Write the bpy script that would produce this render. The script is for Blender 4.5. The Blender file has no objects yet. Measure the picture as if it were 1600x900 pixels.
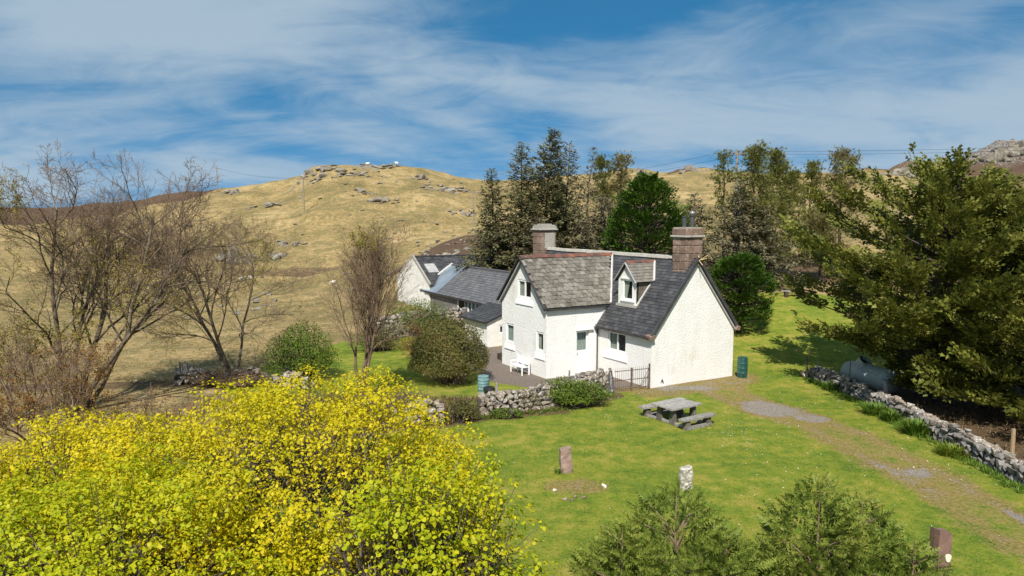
import bpy, bmesh, math, random
import numpy as np
from mathutils import Vector, Matrix, geometry
SC = bpy.context.scene
COL = SC.collection
# ------------------------------------------------------------------ camera, sky, sun, exposure
PITCH = 0.0988
CAMH = 8.6
FPX = 1111.84
cam = bpy.data.cameras.new('camera'); camo = bpy.data.objects.new('camera', cam); COL.objects.link(camo)
camo.location = (0, 0, CAMH); camo.rotation_euler = (math.pi/2-PITCH, 0, 0)
cam.sensor_width = 36; cam.lens = FPX/1600*36; cam.clip_start = .1; cam.clip_end = 9000
SC.camera = camo
SUN_EL = math.radians(49); SUN_DIR = Vector((-0.17, -1, 0)).normalized()
sd = Vector((SUN_DIR.x*math.cos(SUN_EL), SUN_DIR.y*math.cos(SUN_EL), math.sin(SUN_EL)))
sun = bpy.data.lights.new('sun', 'SUN'); sun.energy = 4.6; sun.angle = math.radians(.53); sun.color = (1, .95, .87)
suno = bpy.data.objects.new('sun', sun); COL.objects.link(suno)
suno.rotation_euler = sd.to_track_quat('Z', 'Y').to_euler(); suno.location = (0, -20, 40)
W = bpy.data.worlds.new('World'); SC.world = W; W.use_nodes = True
SC.view_settings.view_transform = 'Standard'; SC.view_settings.look = 'None'
SC.view_settings.exposure = 0.5; SC.view_settings.gamma = 1
SC.cycles.max_bounces = 6; SC.cycles.diffuse_bounces = 3; SC.cycles.glossy_bounces = 2
SC.cycles.transmission_bounces = 4; SC.cycles.transparent_max_bounces = 6
SC.cycles.use_denoising = True
SC.cycles.sample_clamp_indirect = 6
SC.render.use_persistent_data = False

def nd(nt, t, **kw):
    n = nt.nodes.new(t)
    for k, v in kw.items():
        if k[0] == '_': n.inputs[k[1:].replace('_', ' ')].default_value = v
        else: setattr(n, k, v)
    return n
def mth(nt, op, a, b=None, c=None, clamp=False):
    n = nt.nodes.new('ShaderNodeMath'); n.operation = op; n.use_clamp = clamp
    for i, v in enumerate((a, b, c)):
        if v is None: continue
        if isinstance(v, (int, float)): n.inputs[i].default_value = v
        else: nt.links.new(v, n.inputs[i])
    return n.outputs[0]
def sstep(nt, v, lo, hi):
    n = nt.nodes.new('ShaderNodeMapRange'); n.interpolation_type = 'SMOOTHSTEP'
    n.inputs['From Min'].default_value = lo; n.inputs['From Max'].default_value = hi
    nt.links.new(v, n.inputs['Value']); return n.outputs['Result']
def cmix(nt, f, a, b, mode='MIX'):
    n = nt.nodes.new('ShaderNodeMix'); n.data_type = 'RGBA'; n.blend_type = mode
    for i, v in ((0, f), (6, a), (7, b)):
        if isinstance(v, (int, float)): n.inputs[i].default_value = v
        elif isinstance(v, (tuple, list)): n.inputs[i].default_value = (*v[:3], 1)
        else: nt.links.new(v, n.inputs[i])
    return n.outputs[2]
def ramp(nt, v, stops, interp='LINEAR'):
    n = nt.nodes.new('ShaderNodeValToRGB'); cr = n.color_ramp; cr.interpolation = interp
    while len(cr.elements) < len(stops): cr.elements.new(.5)
    for e, (p, c) in zip(cr.elements, stops):
        e.position = p; e.color = (*c, 1) if len(c) == 3 else c
    nt.links.new(v, n.inputs[0]); return n.outputs[0]
def noise(nt, vec, scale, detail=4, rough=.55, dist=0.0, out=0):
    n = nt.nodes.new('ShaderNodeTexNoise')
    n.inputs['Scale'].default_value = scale; n.inputs['Detail'].default_value = detail
    n.inputs['Roughness'].default_value = rough; n.inputs['Distortion'].default_value = dist
    if vec is not None: nt.links.new(vec, n.inputs['Vector'])
    return n.outputs[out]
def vscale(nt, vec, s):
    n = nt.nodes.new('ShaderNodeVectorMath'); n.operation = 'MULTIPLY'; n.inputs[1].default_value = s
    nt.links.new(vec, n.inputs[0]); return n.outputs[0]

# sky: physical daylight sky with a thin sheet of wind-drawn cirrus over all of it
nt = W.node_tree; nt.nodes.clear()
sky = nd(nt, 'ShaderNodeTexSky', sky_type='NISHITA'); sky.sun_disc = False
sky.sun_elevation = SUN_EL; sky.sun_rotation = math.atan2(SUN_DIR.x, SUN_DIR.y)
sky.altitude = 1500; sky.air_density = 1.0; sky.dust_density = 0.0; sky.ozone_density = 4.0
tc = nd(nt, 'ShaderNodeTexCoord')
sep = nd(nt, 'ShaderNodeSeparateXYZ'); nt.links.new(tc.outputs['Generated'], sep.inputs[0])
skz = mth(nt, 'ADD', mth(nt, 'MULTIPLY', mth(nt, 'MAXIMUM', sep.outputs[2], 0.0), .75), .30)
skv = nd(nt, 'ShaderNodeCombineXYZ'); nt.links.new(sep.outputs[0], skv.inputs[0]); nt.links.new(sep.outputs[1], skv.inputs[1]); nt.links.new(skz, skv.inputs[2])
nt.links.new(skv.outputs[0], sky.inputs[0])      # lookup raised above the horizon: no bright band low down
zz = mth(nt, 'ADD', mth(nt, 'MAXIMUM', sep.outputs[2], 0.0), .20)
cx = mth(nt, 'DIVIDE', sep.outputs[0], zz); cy = mth(nt, 'DIVIDE', sep.outputs[1], zz)
cmb = nd(nt, 'ShaderNodeCombineXYZ'); nt.links.new(cx, cmb.inputs[0]); nt.links.new(cy, cmb.inputs[1])
mp = nd(nt, 'ShaderNodeMapping'); mp.inputs['Rotation'].default_value = (0, 0, math.radians(28)); mp.inputs['Scale'].default_value = (.80, 1.15, 1)
mp.inputs['Location'].default_value = (3.1, 1.7, 0)
nt.links.new(cmb.outputs[0], mp.inputs[0])
n1 = noise(nt, mp.outputs[0], .95, 9, .50, .7)
n2 = noise(nt, mp.outputs[0], 3.2, 8, .6, 1.2)
n3 = noise(nt, mp.outputs[0], .45, 3, .5, .3)
cl = mth(nt, 'ADD', mth(nt, 'ADD', mth(nt, 'MULTIPLY', n1, .62), mth(nt, 'MULTIPLY', n2, .19)), mth(nt, 'MULTIPLY', n3, .32))
cf = mth(nt, 'MULTIPLY', sstep(nt, cl, .41, .66), .86)
skt = cmix(nt, 1.0, sky.outputs[0], (.36, 1.05, 1.09), 'MULTIPLY')
skc = cmix(nt, cf, skt, (3.3, 4.15, 4.9))
bg = nd(nt, 'ShaderNodeBackground'); bg.inputs[1].default_value = .095
nt.links.new(skc, bg.inputs[0])
wo = nd(nt, 'ShaderNodeOutputWorld'); nt.links.new(bg.outputs[0], wo.inputs[0])

# ------------------------------------------------------------------ helpers
def mesh_np(name, V, polys):
    V = np.asarray(V, np.float32)
    me = bpy.data.meshes.new(name)
    me.vertices.add(len(V)); me.vertices.foreach_set('co', V.ravel())
    polys = [np.asarray(p, np.int32) for p in polys if len(p)]
    tot = np.concatenate([np.full(len(p), p.shape[1], np.int32) for p in polys])
    idx = np.concatenate([p.ravel() for p in polys])
    me.loops.add(len(idx)); me.loops.foreach_set('vertex_index', idx)
    me.polygons.add(len(tot)); st = np.concatenate([[0], np.cumsum(tot)[:-1]]).astype(np.int32)
    me.polygons.foreach_set('loop_start', st)
    me.update(calc_edges=True); me.validate()
    return me
def put(name, me, mat=None, parent=None, loc=None, rot=None, scale=None, smooth=False):
    o = bpy.data.objects.new(name, me); COL.objects.link(o)
    if mat is not None and len(me.materials) == 0: me.materials.append(mat)
    if parent is not None: o.parent = parent
    if loc is not None: o.location = loc
    if rot is not None: o.rotation_euler = rot
    if scale is not None: o.scale = scale
    if smooth: me.polygons.foreach_set('use_smooth', np.ones(len(me.polygons), bool))
    return o
def tag(o, label=None, cat=None, group=None, kind=None):
    if kind is None and cat: kind = 'thing'
    if label: o['label'] = label
    if cat: o['category'] = cat
    if group: o['group'] = group
    if kind: o['kind'] = kind
    return o
def thing(name, label, cat, loc=(0, 0, 0), rz=0, group=None):
    o = bpy.data.objects.new(name, None); COL.objects.link(o); o.empty_display_size = .2
    o.location = loc; o.rotation_euler = (0, 0, rz)
    return tag(o, label, cat, group)
class MB:
    def __init__(s): s.v = []; s.f = []
    def add(s, vs, fs):
        b = len(s.v); s.v += [tuple(p) for p in vs]; s.f += [tuple(i+b for i in q) for q in fs]; return s
    def box(s, x0, x1, y0, y1, z0, z1):
        return s.add([(x0,y0,z0),(x1,y0,z0),(x1,y1,z0),(x0,y1,z0),(x0,y0,z1),(x1,y0,z1),(x1,y1,z1),(x0,y1,z1)],
                     [(0,3,2,1),(4,5,6,7),(0,1,5,4),(1,2,6,5),(2,3,7,6),(3,0,4,7)])
    def beam(s, p0, p1, w, h, up=(0,0,1)):
        p0 = Vector(p0); p1 = Vector(p1); d = (p1-p0).normalized()
        a = d.cross(Vector(up))
        if a.length < 1e-4: a = d.cross(Vector((0,1,0)))
        a = a.normalized()*w/2; b = a.cross(d).normalized()*h/2
        vs = [p0-a-b, p0+a-b, p0+a+b, p0-a+b, p1-a-b, p1+a-b, p1+a+b, p1-a+b]
        return s.add(vs, [(0,3,2,1),(4,5,6,7),(0,1,5,4),(1,2,6,5),(2,3,7,6),(3,0,4,7)])
    def cyl(s, p0, p1, r0, r1=None, n=10, cap=True):
        r1 = r0 if r1 is None else r1
        p0 = Vector(p0); p1 = Vector(p1); d = (p1-p0).normalized()
        a = d.cross(Vector((0,0,1)))
        if a.length < 1e-3: a = Vector((1,0,0))
        a = a.normalized(); b = d.cross(a)
        vs = []
        for p, r in ((p0, r0), (p1, r1)):
            for i in range(n):
                t = 2*math.pi*i/n; vs.append(p+a*r*math.cos(t)+b*r*math.sin(t))
        fs = [(i, (i+1) % n, n+(i+1) % n, n+i) for i in range(n)]
        if cap: fs += [tuple(range(n-1, -1, -1)), tuple(range(n, 2*n))]
        return s.add(vs, fs)
    def lathe(s, prof, n=16, c=(0,0,0)):
        vs = []; m = len(prof)
        for r, z in prof:
            for i in range(n):
                t = 2*math.pi*i/n; vs.append((c[0]+r*math.cos(t), c[1]+r*math.sin(t), c[2]+z))
        fs = [(k*n+i, k*n+(i+1) % n, (k+1)*n+(i+1) % n, (k+1)*n+i) for k in range(m-1) for i in range(n)]
        fs += [tuple(range(n-1, -1, -1)), tuple(range((m-1)*n, m*n))]
        return s.add(vs, fs)
    def build(s, name, mat, parent=None, **kw):
        me = bpy.data.meshes.new(name); me.from_pydata(s.v, [], s.f); me.update()
        return put(name, me, mat, parent, **kw)
def bevel_mesh(me, w):
    bm = bmesh.new(); bm.from_mesh(me)
    bmesh.ops.bevel(bm, geom=bm.edges[:], offset=w, segments=1, affect='EDGES'); bm.to_mesh(me); bm.free(); return me
def hull_rock(seed, n=16, sq=.75):
    r = random.Random(seed); bm = bmesh.new()
    for _ in range(n):
        v = Vector((r.gauss(0,1), r.gauss(0,1), r.gauss(0,1))).normalized()
        m = max(abs(v.x), abs(v.y), abs(v.z)); v = v*(1-sq)+v/m*sq
        bm.verts.new(v*.5*r.uniform(.86, 1.06))
    bmesh.ops.convex_hull(bm, input=bm.verts[:])
    bmesh.ops.delete(bm, geom=[v for v in bm.verts if not v.link_faces], context='VERTS')
    me = bpy.data.meshes.new('rock'); bm.to_mesh(me); bm.free(); return me
def nrm(a): return a/np.maximum(np.linalg.norm(a, axis=-1, keepdims=True), 1e-9)
def scatter(tv, tf, P, ax, nh, S):
    """many copies of a small template: x along ax, z near nh"""
    P = np.asarray(P, float); ax = nrm(np.asarray(ax, float)); nh = np.asarray(nh, float)
    Y = nrm(np.cross(nh, ax)); Z = np.cross(ax, Y)
    tv = np.asarray(tv, float); S = np.asarray(S, float)
    if S.ndim == 1: S = S[:, None]
    V = (P[:, None, :]+S[:, :, None]*(tv[None, :, 0:1]*ax[:, None, :]+tv[None, :, 1:2]*Y[:, None, :]+tv[None, :, 2:3]*Z[:, None, :])).reshape(-1, 3)
    off = (np.arange(len(P))*len(tv))[:, None, None]
    polys = {}
    for f in tf: polys.setdefault(len(f), []).append(f)
    return V, [(np.asarray(fs)[None]+off).reshape(-1, k) for k, fs in polys.items()]
def tubes(paths, sides):
    V = []; F = []; b = 0
    for (pts, rad), k in zip(paths, sides):
        pts = np.asarray(pts); n = len(pts); rad = np.asarray(rad)
        t = np.gradient(pts, axis=0); t = nrm(t)
        ref = np.array([0, 0, 1.]) if abs(t[0, 2]) < .9 else np.array([1., 0, 0])
        a = nrm(np.cross(t, ref)); c = np.cross(t, a)
        th = np.arange(k)*2*np.pi/k
        ring = pts[:, None, :]+rad[:, None, None]*(np.cos(th)[None, :, None]*a[:, None, :]+np.sin(th)[None, :, None]*c[:, None, :])
        V.append(ring.reshape(-1, 3))
        i = np.arange(n-1)[:, None]*k; j = np.arange(k)[None]; j2 = (j+1) % k
        F.append((b+np.stack([i+j, i+j2, i+k+j2, i+k+j], -1)).reshape(-1, 4)); b += n*k
    return np.concatenate(V), [np.concatenate(F)]
# value noise
def vnoise(x, y, seed=0):
    xi = np.floor(x).astype(np.int64); yi = np.floor(y).astype(np.int64); fx = x-xi; fy = y-yi
    def h(a, b):
        n = (a*374761393+b*668265263+seed*1442695041) & 0x7fffffff
        n = ((n ^ (n >> 13))*1274126177) & 0x7fffffff
        return ((n ^ (n >> 16)) & 0xffff)/65535.
    u = fx*fx*(3-2*fx); v = fy*fy*(3-2*fy)
    return (h(xi, yi)*(1-u)+h(xi+1, yi)*u)*(1-v)+(h(xi, yi+1)*(1-u)+h(xi+1, yi+1)*u)*v
def fbm(x, y, seed=0, o=4):
    s = 0; a = .5
    for i in range(o): s = s+a*(vnoise(x, y, seed+i)-.5); x = x*2.03+17.1; y = y*2.03+9.2; a *= .5
    return s
def ss(x, a, b):
    t = np.clip((x-a)/(b-a), 0, 1); return t*t*(3-2*t)
def sdist(X, Y, poly):
    """signed distance to a polygon, positive inside"""
    P = np.asarray(poly, float); d = np.full(X.shape, 1e9); ins = np.zeros(X.shape, bool)
    for (x0, y0), (x1, y1) in zip(P, np.roll(P, -1, 0)):
        ex, ey = x1-x0, y1-y0; t = np.clip(((X-x0)*ex+(Y-y0)*ey)/(ex*ex+ey*ey), 0, 1)
        d = np.minimum(d, np.hypot(X-x0-t*ex, Y-y0-t*ey))
        c = ((y0 > Y) != (y1 > Y)) & (X < (x1-x0)*(Y-y0)/(y1-y0+1e-12)+x0); ins ^= c
    return np.where(ins, d, -d)
def ldist(X, Y, pts):
    d = np.full(X.shape, 1e9); P = np.asarray(pts, float)
    for (x0, y0), (x1, y1) in zip(P[:-1], P[1:]):
        ex, ey = x1-x0, y1-y0; t = np.clip(((X-x0)*ex+(Y-y0)*ey)/(ex*ex+ey*ey), 0, 1)
        d = np.minimum(d, np.hypot(X-x0-t*ex, Y-y0-t*ey))
    return d
def at(px, py, d):
    """survey point: sight line through a photo point, d metres out"""
    dx = (px-800)/FPX; up = (450-py)/FPX; c, s = math.cos(PITCH), math.sin(PITCH)
    t = d/(c+up*s); return (dx*t, d, CAMH+(-s+up*c)*t)

# ------------------------------------------------------------------ materials
def pmat(name, cols, scale=3, detail=5, rough=.8, bump=.3, bscale=20, bdist=.02, rnd=None, spec=.3, spots=None, coord='Object', metal=0, streak=None):
    m = bpy.data.materials.new(name); m.use_nodes = True; nt = m.node_tree; b = nt.nodes['Principled BSDF']
    tc = nd(nt, 'ShaderNodeTexCoord'); vec = tc.outputs[coord]
    if rnd == 'object':   # each stone gets its own piece of the pattern
        oi = nd(nt, 'ShaderNodeObjectInfo'); ad = nd(nt, 'ShaderNodeVectorMath', operation='ADD')
        sc_ = mth(nt, 'MULTIPLY', oi.outputs['Random'], 57.0); nt.links.new(vec, ad.inputs[0]); nt.links.new(sc_, ad.inputs[1]); vec = ad.outputs[0]
        r = oi.outputs['Random']
    elif rnd == 'island':
        r = nd(nt, 'ShaderNodeNewGeometry').outputs['Random Per Island']
    f = noise(nt, vec, scale, detail, .6)
    f = sstep(nt, f, .3, .7)
    if rnd: f = mth(nt, 'ADD', mth(nt, 'MULTIPLY', f, .45), mth(nt, 'MULTIPLY', r, .55))
    c = ramp(nt, f, [(i/(len(cols)-1), q) for i, q in enumerate(cols)])
    if spots:
        for col, sscale, lo, hi in spots:
            g = noise(nt, vec, sscale, 6, .65); c = cmix(nt, sstep(nt, g, lo, hi), c, col)
    if streak: c = cmix(nt, mth(nt, 'MULTIPLY', sstep(nt, noise(nt, vscale(nt, vec, (2.6, 2.6, .28)), 1.6, 6, .65), .56, .74), .55), c, streak)
    nt.links.new(c, b.inputs['Base Color'])
    b.inputs['Roughness'].default_value = rough; b.inputs['Specular IOR Level'].default_value = spec; b.inputs['Metallic'].default_value = metal
    if bump:
        bp = nd(nt, 'ShaderNodeBump'); bp.inputs['Strength'].default_value = bump; bp.inputs['Distance'].default_value = bdist
        nt.links.new(noise(nt, vec, bscale, 5, .6), bp.inputs['Height']); nt.links.new(bp.outputs[0], b.inputs['Normal'])
    return m
def leafmat(name, cols, trans=.3, rough=.55, clump=(.5, .25), tint=None):
    m = bpy.data.materials.new(name); m.use_nodes = True; nt = m.node_tree; b = nt.nodes['Principled BSDF']
    g = nd(nt, 'ShaderNodeNewGeometry'); tc = nd(nt, 'ShaderNodeTexCoord')
    f = mth(nt, 'ADD', mth(nt, 'MULTIPLY', g.outputs['Random Per Island'], 1-clump[1]*1.0), mth(nt, 'MULTIPLY', sstep(nt, noise(nt, tc.outputs['Object'], clump[0], 3), .3, .7), clump[1]), clamp=True)
    c = ramp(nt, f, [(i/(len(cols)-1), q) for i, q in enumerate(cols)])
    nt.links.new(c, b.inputs['Base Color']); b.inputs['Roughness'].default_value = rough; b.inputs['Specular IOR Level'].default_value = .25
    if trans:
        t = nd(nt, 'ShaderNodeBsdfTranslucent'); nt.links.new(c, t.inputs[0]); mx = nd(nt, 'ShaderNodeMixShader'); mx.inputs[0].default_value = trans
        nt.links.new(b.outputs[0], mx.inputs[1]); nt.links.new(t.outputs[0], mx.inputs[2]); nt.links.new(mx.outputs[0], nt.nodes['Material Output'].inputs[0])
    return m
M = {}
M['harl'] = pmat('white_roughcast', [(.75,.735,.70), (.80,.79,.765)], 1.2, 5, .9, .6, 9.5, .05, spots=[((.66,.62,.53), .55, .54, .78)], streak=(.56, .53, .45))
M['harl_old'] = pmat('weathered_roughcast', [(.66,.64,.58), (.78,.76,.71)], 1.4, 6, .9, .7, 9, .05, spots=[((.45,.42,.35), 1.1, .56, .74)])
M['white'] = pmat('white_paint', [(.80,.80,.79), (.83,.83,.82)], 2, 3, .45, .08, 30, .004)
M['white_worn'] = pmat('worn_white_paint', [(.70,.68,.63), (.80,.79,.76)], 3, 5, .6, .15, 30, .006, spots=[((.42,.38,.31), 6, .6, .72)])
M['slate'] = pmat('dark_slate', [(.030,.030,.032), (.055,.055,.058), (.10,.098,.097)], 1.5, 5, .52, .3, 25, .01, rnd='island', spec=.35, spots=[((.15,.145,.12), 5, .66, .76)])
M['slate_grey'] = pmat('grey_slate', [(.075,.077,.083), (.11,.11,.115), (.16,.155,.15)], 1.5, 5, .6, .3, 25, .01, rnd='island', spots=[((.22,.21,.17), 4, .62, .75)])
M['slate_deck'] = pmat('dark_slate_deck', [(.02,.02,.022), (.03,.03,.03)], 3, 3, .9, .2, 10, .01)  # even near-black deck that shows between the slates
M['tile'] = pmat('stone_tile', [(.075,.066,.052), (.155,.14,.115), (.27,.25,.215)], 4, 6, .85, .5, 22, .012, rnd='object', spots=[((.07,.065,.05), 3.5, .60, .72), ((.34,.33,.28), 7, .64, .72)])
M['tile_join'] = pmat('stone_tile_joined', [(.12,.11,.09), (.18,.165,.14), (.24,.222,.19)], 4, 6, .85, .5, 22, .012, rnd='island')
M['cheek'] = pmat('brown_slate', [(.10,.078,.062), (.16,.125,.10)], 2, 5, .75, .3, 20, .01, rnd='island')
M['clay'] = pmat('red_ridge_clay', [(.085,.055,.045), (.14,.065,.05), (.30,.11,.055)], 3, 5, .8, .3, 20, .01, rnd='object', spots=[((.30,.27,.22), 9, .58, .7)])
M['cement'] = pmat('lichen_cement', [(.30,.28,.24), (.42,.40,.35)], 4, 6, .9, .5, 14, .02, rnd='object', spots=[((.12,.11,.09), 8, .56, .68)])
M['sandstone'] = pmat('red_sandstone', [(.125,.085,.065), (.20,.135,.10), (.30,.21,.165)], 3, 6, .9, .5, 16, .02, rnd='object', spots=[((.44,.38,.30), 5, .56, .72), ((.09,.065,.05), 4, .60, .72)])
M['mortar'] = pmat('lime_mortar', [(.40,.35,.28), (.50,.45,.37)], 6, 4, .95, .4, 30, .01)
M['stone'] = pmat('field_stone', [(.10,.082,.068), (.19,.17,.15), (.25,.185,.135), (.27,.245,.21), (.36,.33,.29)], 3.2, 6, .92, .6, 9, .04, rnd='object', spots=[((.60,.585,.53), 4.2, .545, .62), ((.17,.12,.055), 3.2, .60, .70)])
M['stone_join'] = pmat('field_stone_joined', [(.10,.09,.08), (.18,.165,.15), (.27,.25,.225)], 3.2, 6, .92, .6, 9, .04, rnd='island', spots=[((.48,.47,.43), 5.5, .60, .68)])
M['core'] = pmat('wall_core_earth', [(.05,.042,.03), (.10,.085,.06)], 4, 5, .95, .6, 12, .04)
M['hillrock'] = pmat('grey_gneiss', [(.13,.11,.085), (.215,.19,.15), (.32,.285,.235)], 1.1, 7, .92, .7, 4, .12, rnd='object', spots=[((.40,.375,.33), 1.6, .60, .70), ((.14,.12,.06), .8, .6, .7)])
M['palestone'] = pmat('white_lichened_stone', [(.20,.175,.14), (.34,.31,.26), (.55,.52,.45)], 7, 7, .92, .7, 14, .03, spots=[((.66,.63,.54), 9, .52, .62), ((.13,.11,.08), 5, .6, .7)])
M['legwood'] = pmat('dark_weathered_wood', [(.075,.062,.052), (.13,.112,.095), (.19,.17,.15)], 5, 7, .9, .6, 30, .012, rnd='object')
M['pillar'] = pmat('pink_standing_stone', [(.20,.13,.105), (.29,.20,.165), (.37,.28,.23)], 4, 7, .92, .7, 14, .03, rnd='object', spots=[((.58,.55,.46), 6, .60, .70)])
M['redpillar'] = pmat('brown_sandstone_post', [(.15,.088,.07), (.21,.125,.10)], 4, 7, .92, .6, 18, .02, spots=[((.10,.07,.06), 3, .6, .7)])
M['lichen'] = pmat('pale_lichen', [(.60,.55,.42), (.72,.68,.58)], 8, 5, .95, .4, 20, .01)
M['wood'] = pmat('silver_weathered_wood', [(.15,.135,.115), (.25,.235,.21), (.36,.34,.315)], 5, 7, .9, .6, 30, .012, rnd='object', spots=[((.50,.49,.44), 10, .60, .68), ((.10,.09,.075), 6, .62, .7)])
M['post'] = pmat('tan_fence_wood', [(.30,.20,.11), (.40,.29,.17)], 6, 5, .85, .4, 30, .01, rnd='object')
M['polewood'] = pmat('grey_pole_wood', [(.20,.17,.14), (.28,.25,.21)], 2, 4, .85, .2, 20, .01)
M['iron'] = pmat('rusty_iron', [(.07,.045,.035), (.12,.07,.05), (.16,.15,.145)], 8, 5, .75, .3, 40, .004)
M['black'] = pmat('black_plastic', [(.015,.015,.016), (.03,.03,.03)], 4, 3, .5, .1, 20, .004)
M['darktrim'] = pmat('dark_painted_trim', [(.03,.028,.027), (.06,.055,.05)], 5, 4, .6, .2, 20, .005)
M['greytrim'] = pmat('grey_lead_trim', [(.30,.30,.29), (.44,.43,.41)], 3, 5, .6, .2, 15, .006)
M['paleflash'] = pmat('pale_lead_flashing', [(.50,.49,.46), (.62,.61,.58)], 3, 5, .6, .2, 15, .006)
M['green_plastic'] = pmat('green_plastic', [(.012,.062,.055), (.02,.085,.075)], 3, 4, .4, .1, 12, .006, spec=.5)
M['blue_plastic'] = pmat('faded_turquoise_plastic', [(.10,.20,.21), (.19,.31,.31)], 4, 5, .6, .15, 14, .006, spots=[((.35,.38,.35), 7, .6, .72)])
M['tank'] = pmat('grey_green_fibreglass', [(.25,.30,.28), (.34,.40,.38)], 1.6, 5, .55, .15, 8, .01, spots=[((.16,.18,.13), 2.2, .60, .74)])
M['metal_sheet'] = pmat('blue_grey_sheet', [(.15,.185,.225), (.21,.25,.29)], .8, 4, .45, .1, 8, .006, spec=.4)
M['orange'] = pmat('orange_plastic', [(.65,.20,.02), (.72,.25,.03)], 3, 3, .5, .05, 20, .004)
M['steel'] = pmat('dull_steel', [(.30,.29,.28), (.42,.41,.40)], 5, 3, .35, .1, 20, .004, metal=.8)
M['yellow'] = pmat('bleached_stick', [(.55,.40,.16), (.68,.52,.25)], 6, 3, .7, .2, 30, .004)
M['signslate'] = pmat('sign_slate', [(.07,.062,.065), (.12,.105,.10)], 6, 6, .7, .3, 20, .008)
M['room'] = pmat('dim_room', [(.05,.045,.04), (.08,.07,.06)], 1, 2, .9, 0)
M['curtain'] = pmat('curtain_cloth', [(.55,.54,.46), (.72,.71,.64)], 5, 3, .9, .2, 20, .01)
M['net'] = pmat('net_curtain', [(.60,.62,.60), (.72,.74,.72)], 8, 3, .9, .2, 30, .01)
M['wool'] = pmat('sheep_wool', [(.62,.56,.45), (.76,.71,.60)], 9, 5, .95, .6, 30, .03)
M['bark'] = pmat('grey_brown_bark', [(.06,.045,.03), (.12,.092,.062), (.19,.155,.11)], 3, 6, .9, .6, 14, .03, spots=[((.30,.29,.22), 3, .60, .70)])
M['bark_dark'] = pmat('dark_bark', [(.045,.033,.025), (.09,.068,.05)], 3, 6, .9, .6, 14, .03)
M['bark_red'] = pmat('red_brown_twigs', [(.11,.07,.045), (.19,.125,.08), (.26,.19,.125)], 2, 5, .9, .3, 14, .02)
M['bark_grey'] = pmat('dead_conifer_twigs', [(.13,.105,.08), (.21,.18,.14)], 2, 5, .9, .3, 14, .02)
gm = bpy.data.materials.new('window_glass'); gm.use_nodes = True; nt = gm.node_tree; b = nt.nodes['Principled BSDF']
b.inputs['Base Color'].default_value = (.02,.025,.028,1); b.inputs['Roughness'].default_value = .06; b.inputs['Specular IOR Level'].default_value = .7
tr = nd(nt, 'ShaderNodeBsdfTransparent'); tr.inputs[0].default_value = (.86,.9,.88,1); mx = nd(nt, 'ShaderNodeMixShader'); mx.inputs[0].default_value = .84
nt.links.new(b.outputs[0], mx.inputs[1]); nt.links.new(tr.outputs[0], mx.inputs[2]); nt.links.new(mx.outputs[0], nt.nodes['Material Output'].inputs[0]); M['glass'] = gm
# ground: one material, ground cover told apart by attributes (what grows or lies there)
g = bpy.data.materials.new('ground_cover'); g.use_nodes = True; nt = g.node_tree; b = nt.nodes['Principled BSDF']
tc = nd(nt, 'ShaderNodeTexCoord'); P = tc.outputs['Object']
a1 = nd(nt, 'ShaderNodeAttribute', attribute_name='cover'); s1 = nd(nt, 'ShaderNodeSeparateColor'); nt.links.new(a1.outputs[0], s1.inputs[0])
a2 = nd(nt, 'ShaderNodeAttribute', attribute_name='cover2'); s2 = nd(nt, 'ShaderNodeSeparateColor'); nt.links.new(a2.outputs[0], s2.inputs[0])
nA = noise(nt, P, .35, 5, .6); nB = noise(nt, P, 1.6, 6, .65); nC = noise(nt, P, 9, 6, .7); nD = noise(nt, P, 40, 4, .7); nE = noise(nt, P, .07, 5, .6)
def jit(m, amt, n=nB): return mth(nt, 'ADD', m, mth(nt, 'MULTIPLY', mth(nt, 'SUBTRACT', n, .5), amt))
lawn = ramp(nt, mth(nt, 'ADD', mth(nt, 'MULTIPLY', nA, .45), mth(nt, 'MULTIPLY', nB, .55)), [(.40, (.075,.145,.012)), (.47, (.14,.205,.017)), (.53, (.22,.245,.026)), (.60, (.34,.29,.06))])
lawn = cmix(nt, mth(nt, 'MULTIPLY', sstep(nt, nC, .40, .66), .50), lawn, (.30,.275,.065))
lawn = cmix(nt, mth(nt, 'MULTIPLY', sstep(nt, nD, .40, .66), .40), lawn, (.065,.105,.008))
moor = ramp(nt, mth(nt, 'ADD', mth(nt, 'MULTIPLY', nE, .5), mth(nt, 'MULTIPLY', nB, .5)), [(.39, (.095,.078,.030)), (.46, (.20,.148,.058)), (.53, (.30,.212,.090)), (.60, (.39,.29,.14))])
moor = cmix(nt, mth(nt, 'MULTIPLY', sstep(nt, nA, .47, .62), .75), moor, (.14,.122,.045))
moor = cmix(nt, mth(nt, 'MULTIPLY', sstep(nt, nC, .42, .72), .45), moor, (.42,.325,.18))
moor = cmix(nt, mth(nt, 'MULTIPLY', sstep(nt, noise(nt, vscale(nt, P, (.5, 1, 1)), 5, 6, .7), .55, .74), .5), moor, (.10,.075,.03))
col = cmix(nt, sstep(nt, jit(s1.outputs[0], .7), .35, .65), moor, lawn)
heath = ramp(nt, nC, [(.3, (.05,.032,.022)), (.5, (.10,.062,.04)), (.7, (.16,.105,.062))])
col = cmix(nt, sstep(nt, jit(s2.outputs[0], .9), .4, .62), col, heath)
col = cmix(nt, mth(nt, 'MULTIPLY', sstep(nt, noise(nt, P, 2.2, 7, .72), .60, .68), mth(nt, 'MULTIPLY', sstep(nt, nE, .40, .60), .7)), col, (.08,.07,.026))
rock = ramp(nt, nB, [(.32, (.06,.05,.04)), (.48, (.16,.145,.13)), (.66, (.33,.31,.29))])
col = cmix(nt, sstep(nt, jit(s2.outputs[1], 1.2, nB), .48, .62), col, rock)
lit = ramp(nt, nC, [(.3, (.045,.03,.018)), (.5, (.11,.072,.04)), (.7, (.20,.14,.075))])
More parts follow.
